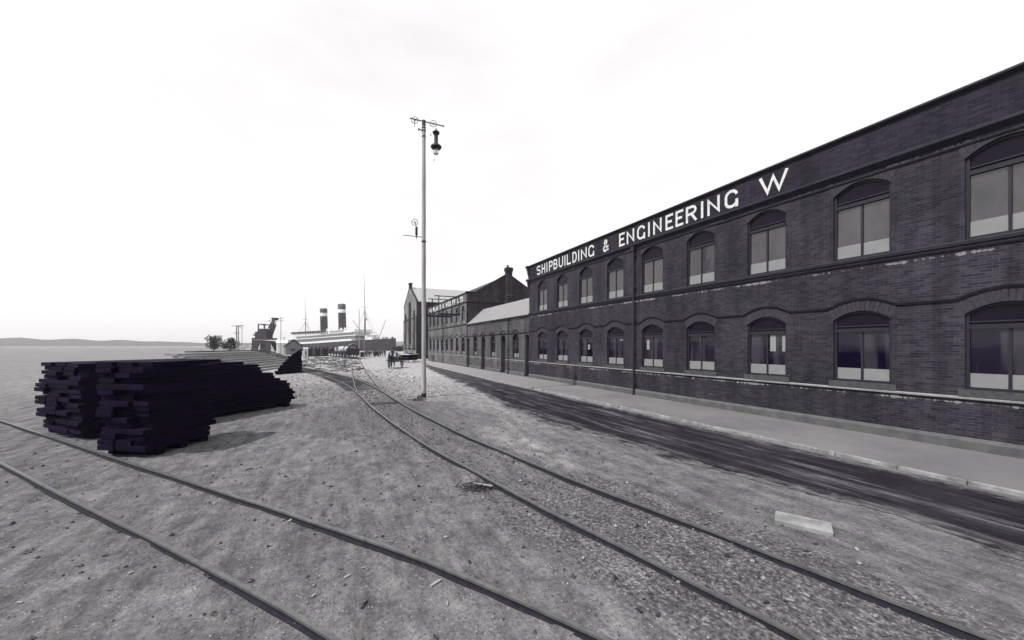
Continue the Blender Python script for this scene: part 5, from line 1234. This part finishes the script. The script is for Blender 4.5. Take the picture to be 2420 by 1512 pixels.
# low white quay buildings, far
for px, d_, wpx, py, lab in ((571, 205, 9, 822, 'small white quay house left of the crane'), (584, 206, 14, 819, 'wider white quay house just left of the crane foot'), (640, 212, 12, 822, 'low white quay house right of the crane')):
    x, y = PXD(px, d_); H0 = Vector((x, y, 0)); w_ = wpx * d_ / 900 / 2; zt = max(1.6, PZ(py, d_)); rt = empty('quay_house', (x, y, 0)); tag(rt, lab, 'house')
    m = MB(); m.add([HP(a, b, z) for a, b in ((-w_, 0), (w_, 0), (w_, 4), (-w_, 4)) for z in (0, zt * .75)], [(0, 2, 3, 1), (2, 4, 5, 3), (4, 6, 7, 5), (6, 0, 1, 7)]); m.build('wall', M['shipwhite'], rt)
    m = MB(); m.add([HP(-w_ - .2, -.2, zt * .75), HP(w_ + .2, -.2, zt * .75), HP(0, -.2, zt * 1.3), HP(-w_ - .2, 4.2, zt * .75), HP(w_ + .2, 4.2, zt * .75), HP(0, 4.2, zt * 1.3)], [(0, 1, 2), (5, 4, 3), (0, 2, 5, 3), (1, 4, 5, 2), (0, 3, 4, 1)]); m.build('roof', M['shipgrey'], rt)

# ------------------------------------------------------------------ the liner
ux, uy = ODIR(.778, -.63); shx, shy = OR(-114.8, 268)[:2]
ship = empty('ocean_liner', (shx, shy, -3)); ship.rotation_euler.z = math.atan2(uy, ux)
tag(ship, 'black-hulled ocean liner with white upperworks and two banded funnels moored beyond the wagons', 'ship')
def sc_(mb, name, m_, parent=ship, **k): o = mb.build(name, m_, **k); o.parent = parent; return o
def beam(x):
    if x > 20: return 9.0 * (1 - ((x - 20) / 42.8) ** 2) + .15
    if x < -60: return 9.0 * (1 - ((-60 - x) / 36.0) ** 2.2) + .3
    return 9.15
def decks(x): return interp(x, [(-96, 8.6), (-68, 6.8), (-40, 7.1), (-11, 7.9), (13, 8.6), (35, 9.2), (62.7, 10.3)])
xs = [-96, -92, -85, -75, -65, -50, -30, -10, 10, 20, 28, 36, 44, 50, 55, 59, 61.5, 62.7]
rings = []
for x in xs:
    b = beam(x); h = decks(x); rings.append([(x, -b, h), (x, -b * .99, h * .5), (x, -b * .93, 0), (x, -b * .6, -3), (x, b * .6, -3), (x, b * .93, 0), (x, b * .99, h * .5), (x, b, h)])
m = MB(); m.loft(rings); sc_(m, 'hull', M['hull'])
m = MB()
for x0, x1 in zip(xs, xs[1:]):
    if x1 > 34: continue
    for s_ in (-1, 1): m.face([(x0, s_ * (beam(x0) + .05), decks(x0)), (x1, s_ * (beam(x1) + .05), decks(x1)), (x1, s_ * (beam(x1) + .05), decks(x1) + 1.3), (x0, s_ * (beam(x0) + .05), decks(x0) + 1.3)])
sc_(m, 'bulwark', M['shipwhite'], recalc=False)
def slab(x0, x1, b0, z0, z1, name, m_, taper=0.0):
    m = MB(); n = 10; rr = []
    for i in range(n + 1):
        x = x0 + (x1 - x0) * i / n; b = min(b0, beam(x) - .3); off = interp(x, [(-96, .6), (-68, -.9), (-40, -.7), (-11, 0), (35, 1.0)]); rr.append([(x, -b, z0 + off), (x, b, z0 + off), (x, b, z1 + off), (x, -b, z1 + off)])
    m.loft(rr); return sc_(m, name, m_)
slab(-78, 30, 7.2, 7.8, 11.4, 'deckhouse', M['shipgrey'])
slab(-80, 32, 8.8, 11.4, 11.9, 'promenade_deck', M['shipwhite'])
slab(-62, 26, 5.5, 11.9, 14.2, 'upper_deckhouse', M['shipwhite'])
slab(-64, 28, 8.6, 13.6, 13.9, 'boat_deck', M['shipwhite'])
slab(-6, 27, 6.5, 14.2, 15.7, 'bridge_house', M['shipwhite']); slab(-7, 14, 8.0, 15.7, 16.1, 'bridge_deck', M['shipwhite'])
for k in range(58):
    x = -78 + k * 1.9; m = MB(); off = interp(x, [(-96, .6), (-68, -.9), (-40, -.7), (-11, 0), (35, 1.0)])
    for s_ in (-1, 1): m.tube((x, s_ * min(8.8, beam(x) - .1), 8.6 + off), (x, s_ * min(8.8, beam(x) - .1), 11.5 + off), .13, .13, 5)
    if k % 1 == 0 and k < 58: sc_(m, 'stanchion', M['shipwhite'])
for i, x in enumerate([-60, -52, -44, -36, -28, -20, -12]):
    for s_ in (-1,):
        m = MB(); rr = []
        for u_, w_, h_ in ((-3.6, .1, .6), (-2.6, .9, .1), (0, 1.2, 0), (2.6, .9, .1), (3.6, .1, .6)): rr.append([(x + u_, s_ * 8.1 - w_, 15.2), (x + u_, s_ * 8.1 - w_ * .7, 14.2 + h_), (x + u_, s_ * 8.1 + w_ * .7, 14.2 + h_), (x + u_, s_ * 8.1 + w_, 15.2), (x + u_, s_ * 8.1, 15.65)])
        m.loft(rr); lb = sc_(m, 'lifeboat', M['shipwhite'])
        m = MB(); m.prism([(-1.3, 15.1), (1.3, 15.1), (.9, 16.1), (0, 16.5), (-.9, 16.1)], 'yz', x - 3.1, x + 3.1); m.v = [(a, b + s_ * 8.1, c) for a, b, c in m.v]; sc_(m, 'boat_cover', M['boatcover'], lb)
        m = MB(); m.path([(x - 3, s_ * 8.2, 13.8), (x - 3, s_ * 8.4, 16.3), (x - 3, s_ * 8.9, 16.6)], .12, 5); m.path([(x + 3, s_ * 8.2, 13.8), (x + 3, s_ * 8.4, 16.3), (x + 3, s_ * 8.9, 16.6)], .12, 5); sc_(m, 'davit', M['shipwhite'], lb)
for i, fx0 in enumerate((0, -27)):
    m = MB(); rr = []; zt = 35.1 - 1.5 * i
    for z_ in (12, 29.4, 31.2, zt): sh = -(z_ - 12) * .055; rr.append([(fx0 + sh + 2.75 * math.cos(t_), 2.5 * math.sin(t_), z_) for t_ in [k * math.pi / 12 for k in range(24)]])
    m.loft(rr); f = sc_(m, 'funnel', M['funnel'], smooth=False)
    for p in f.data.polygons: p.use_smooth = abs(p.normal.z) < .5
    m = MB(); m.loft([[(fx0 - (z_ - 12) * .055 + 2.79 * math.cos(t_), 2.54 * math.sin(t_), z_) for t_ in [k * math.pi / 12 for k in range(24)]] for z_ in (28.9 - 1.1 * i, 31.3 - 1.1 * i)], cap=False); sc_(m, 'funnel_band', M['shipwhite'], f)
    m = MB(); m.tube((fx0 + 2.3, 0, 12), (fx0 + 1.1, 0, zt + .5), .2, .2, 8); sc_(m, 'steam_pipe', M['funnel'], f)
def mast(x, zt, rk=.05, nest=False):
    m = MB(); m.tube((x, 0, 9), (x - (zt * .55 - 9) * rk, 0, zt * .55), .5, .34, 10); m.tube((x - (zt * .55 - 9) * rk, 0, zt * .52), (x - (zt - 9) * rk, 0, zt), .24, .08, 8)
    mo = sc_(m, 'mast', M['spar'])
    m = MB(); z1 = zt * .55; m.bar((x - z1 * rk, -2.4, z1 + 2), (x - z1 * rk, 2.4, z1 + 2), .2, .2); 
    for s_ in (-1, 1):
        for dx in (-4, 0, 4): m.tube((x - z1 * rk, 0, z1), (x + dx, s_ * 8.0, 10), .05, .05, 4)
    sc_(m, 'rigging', M['spar'], mo)
    if nest: m = MB(); m.lathe([(.7, 0), (.9, .1), (.95, 1.5), (.9, 1.5)], (x - 10 * rk + .5, 0, 22.4), 12); sc_(m, 'crow_nest', M['shipgrey'], mo)
    return mo
mast(29.5, 53, .04, True); mast(-58, 45, .04)
m = MB(); m.tube((30, -1, 12.5), (20.5, -4, 22.5), .25, .18, 6); sc_(m, 'derrick', M['spar'])
m = MB(); m.tube((45, 0, 10.4), (52.5, 0, 22), .22, .14, 6); sc_(m, 'derrick', M['spar'])
m = MB(); m.tube((-27, 0, 26), (-45, 0, 13), .06, .06, 4); m.tube((-57, 0, 30), (-53, 0, 14), .12, .12, 4); sc_(m, 'stay', M['spar'])
m = MB()
for x in (-15, -8, 5, 10, 18): m.tube((x, -4, 14), (x, -4, 17.2), .35, .35, 8); m.tube((x, -4, 17.0), (x + .8, -4, 17.6), .45, .7, 8)
sc_(m, 'ventilators', M['shipwhite'])
m = MB(); m.box(38, 44, -4, 4, 9.6, 11.2); m.box(49, 51, -2, 2, 9.9, 11.2); m.box(33, 36, -3, 3, 9.4, 12.2); sc_(m, 'foredeck_house', M['shipwhite'])
m = MB(); m.lathe([(.5, 0), (.5, .3), (.35, .6), (.2, .7)], (57, -2, 10.3), 8); m.box(56, 57, 1.5, 2.5, 10, 11.2); sc_(m, 'bollard', M['iron'])

# ------------------------------------------------------------------ trees and the far shore
def tree(px, d, w, h, label, seed):
    x, y = PXD(px, d); rnd = random.Random(seed); rt = empty('tree', (x, y, 0)); tag(rt, label, 'tree')
    m = MB(); m.tube((x, y, 0), (x, y, h * .55), .22, .1, 7)
    for i in range(5): a = rnd.uniform(0, 6.28); m.tube((x, y, h * .35), (x + math.cos(a) * w * .3, y + math.sin(a) * w * .3, h * .7), .09, .03, 5)
    m.build('trunk', M['dark_timber'], rt)
    m = MB(); cl = [(rnd.uniform(-.35, .35) * w, rnd.uniform(-.35, .35) * w, h * rnd.uniform(.3, .88), rnd.uniform(.14, .26) * w) for _ in range(16)]
    for cx0, cy0, cz0, cr_ in cl:
        for i in range(110):
            v_ = Vector((rnd.gauss(0, 1), rnd.gauss(0, 1), rnd.gauss(0, .8))).normalized() * cr_ * rnd.uniform(.5, 1.05); s_ = w * .035
            a = Vector((rnd.gauss(0, 1), rnd.gauss(0, 1), rnd.gauss(0, 1))).normalized() * s_; b = a.orthogonal().normalized() * s_ * .7; c0 = Vector((x + cx0, y + cy0, cz0)) + v_
            m.face([c0 - a, c0 + b, c0 + a, c0 - b])
    m.build('crown', M['foliage'], rt, recalc=False)
tree(544, 120, 5.0, 6.3, 'dark leafy tree at the left edge of the yard, left of the stout poles', 1)
tree(505, 150, 7, 6.5, 'broad dark tree farther left beyond the yard', 2)
tree(940, 190, 5.5, 1.9, 'low pale bush between the liner bow and the workshop', 3)
tree(948, 210, 6.5, 2.4, 'second low bush beside the workshop wall, beyond the carts', 4)
m = MB(); prev = None; rnd = random.Random(9)
N = 220
for i in range(N + 1):
    an = math.atan2(0.4070, -0.9134) + R(75) - R(150) * i / N; rr = 2100
    x = CX + rr * math.cos(an); y = CY + rr * math.sin(an); h = 22 + 26 * noise.noise(Vector((i * .045, 1, 1))) + 5 * noise.noise(Vector((i * .4, 2, 1)))
    q = [(x, y, -10), (x, y, max(6, h)), (x + 900 * math.cos(an), y + 900 * math.sin(an), max(6, h) * .9)]
    if prev: m.face([prev[0], q[0], q[1], prev[1]]); m.face([prev[1], q[1], q[2], prev[2]])
    prev = q
tag(m.build('hills', M['hill'], recalc=False), kind='structure')

# ------------------------------------------------------------------ sea haze over the harbour
hz_ = MB(); hz_.box(CX - 3600, CX + 3600, CY - 3600, CY + 3600, -11, 90)
hm = bpy.data.materials.new('haze'); hm.use_nodes = True; ht = hm.node_tree; ht.nodes.clear()
hv = ht.nodes.new('ShaderNodeVolumePrincipled'); hv.inputs['Color'].default_value = (1, 0.99, 1, 1); hv.inputs['Density'].default_value = HAZE; hv.inputs['Anisotropy'].default_value = 0.3
ho = ht.nodes.new('ShaderNodeOutputMaterial'); ht.links.new(hv.outputs[0], ho.inputs['Volume'])
if HAZE: tag(hz_.build('haze', hm), 'thin pale haze over the whole harbour', 'haze', kind='stuff')
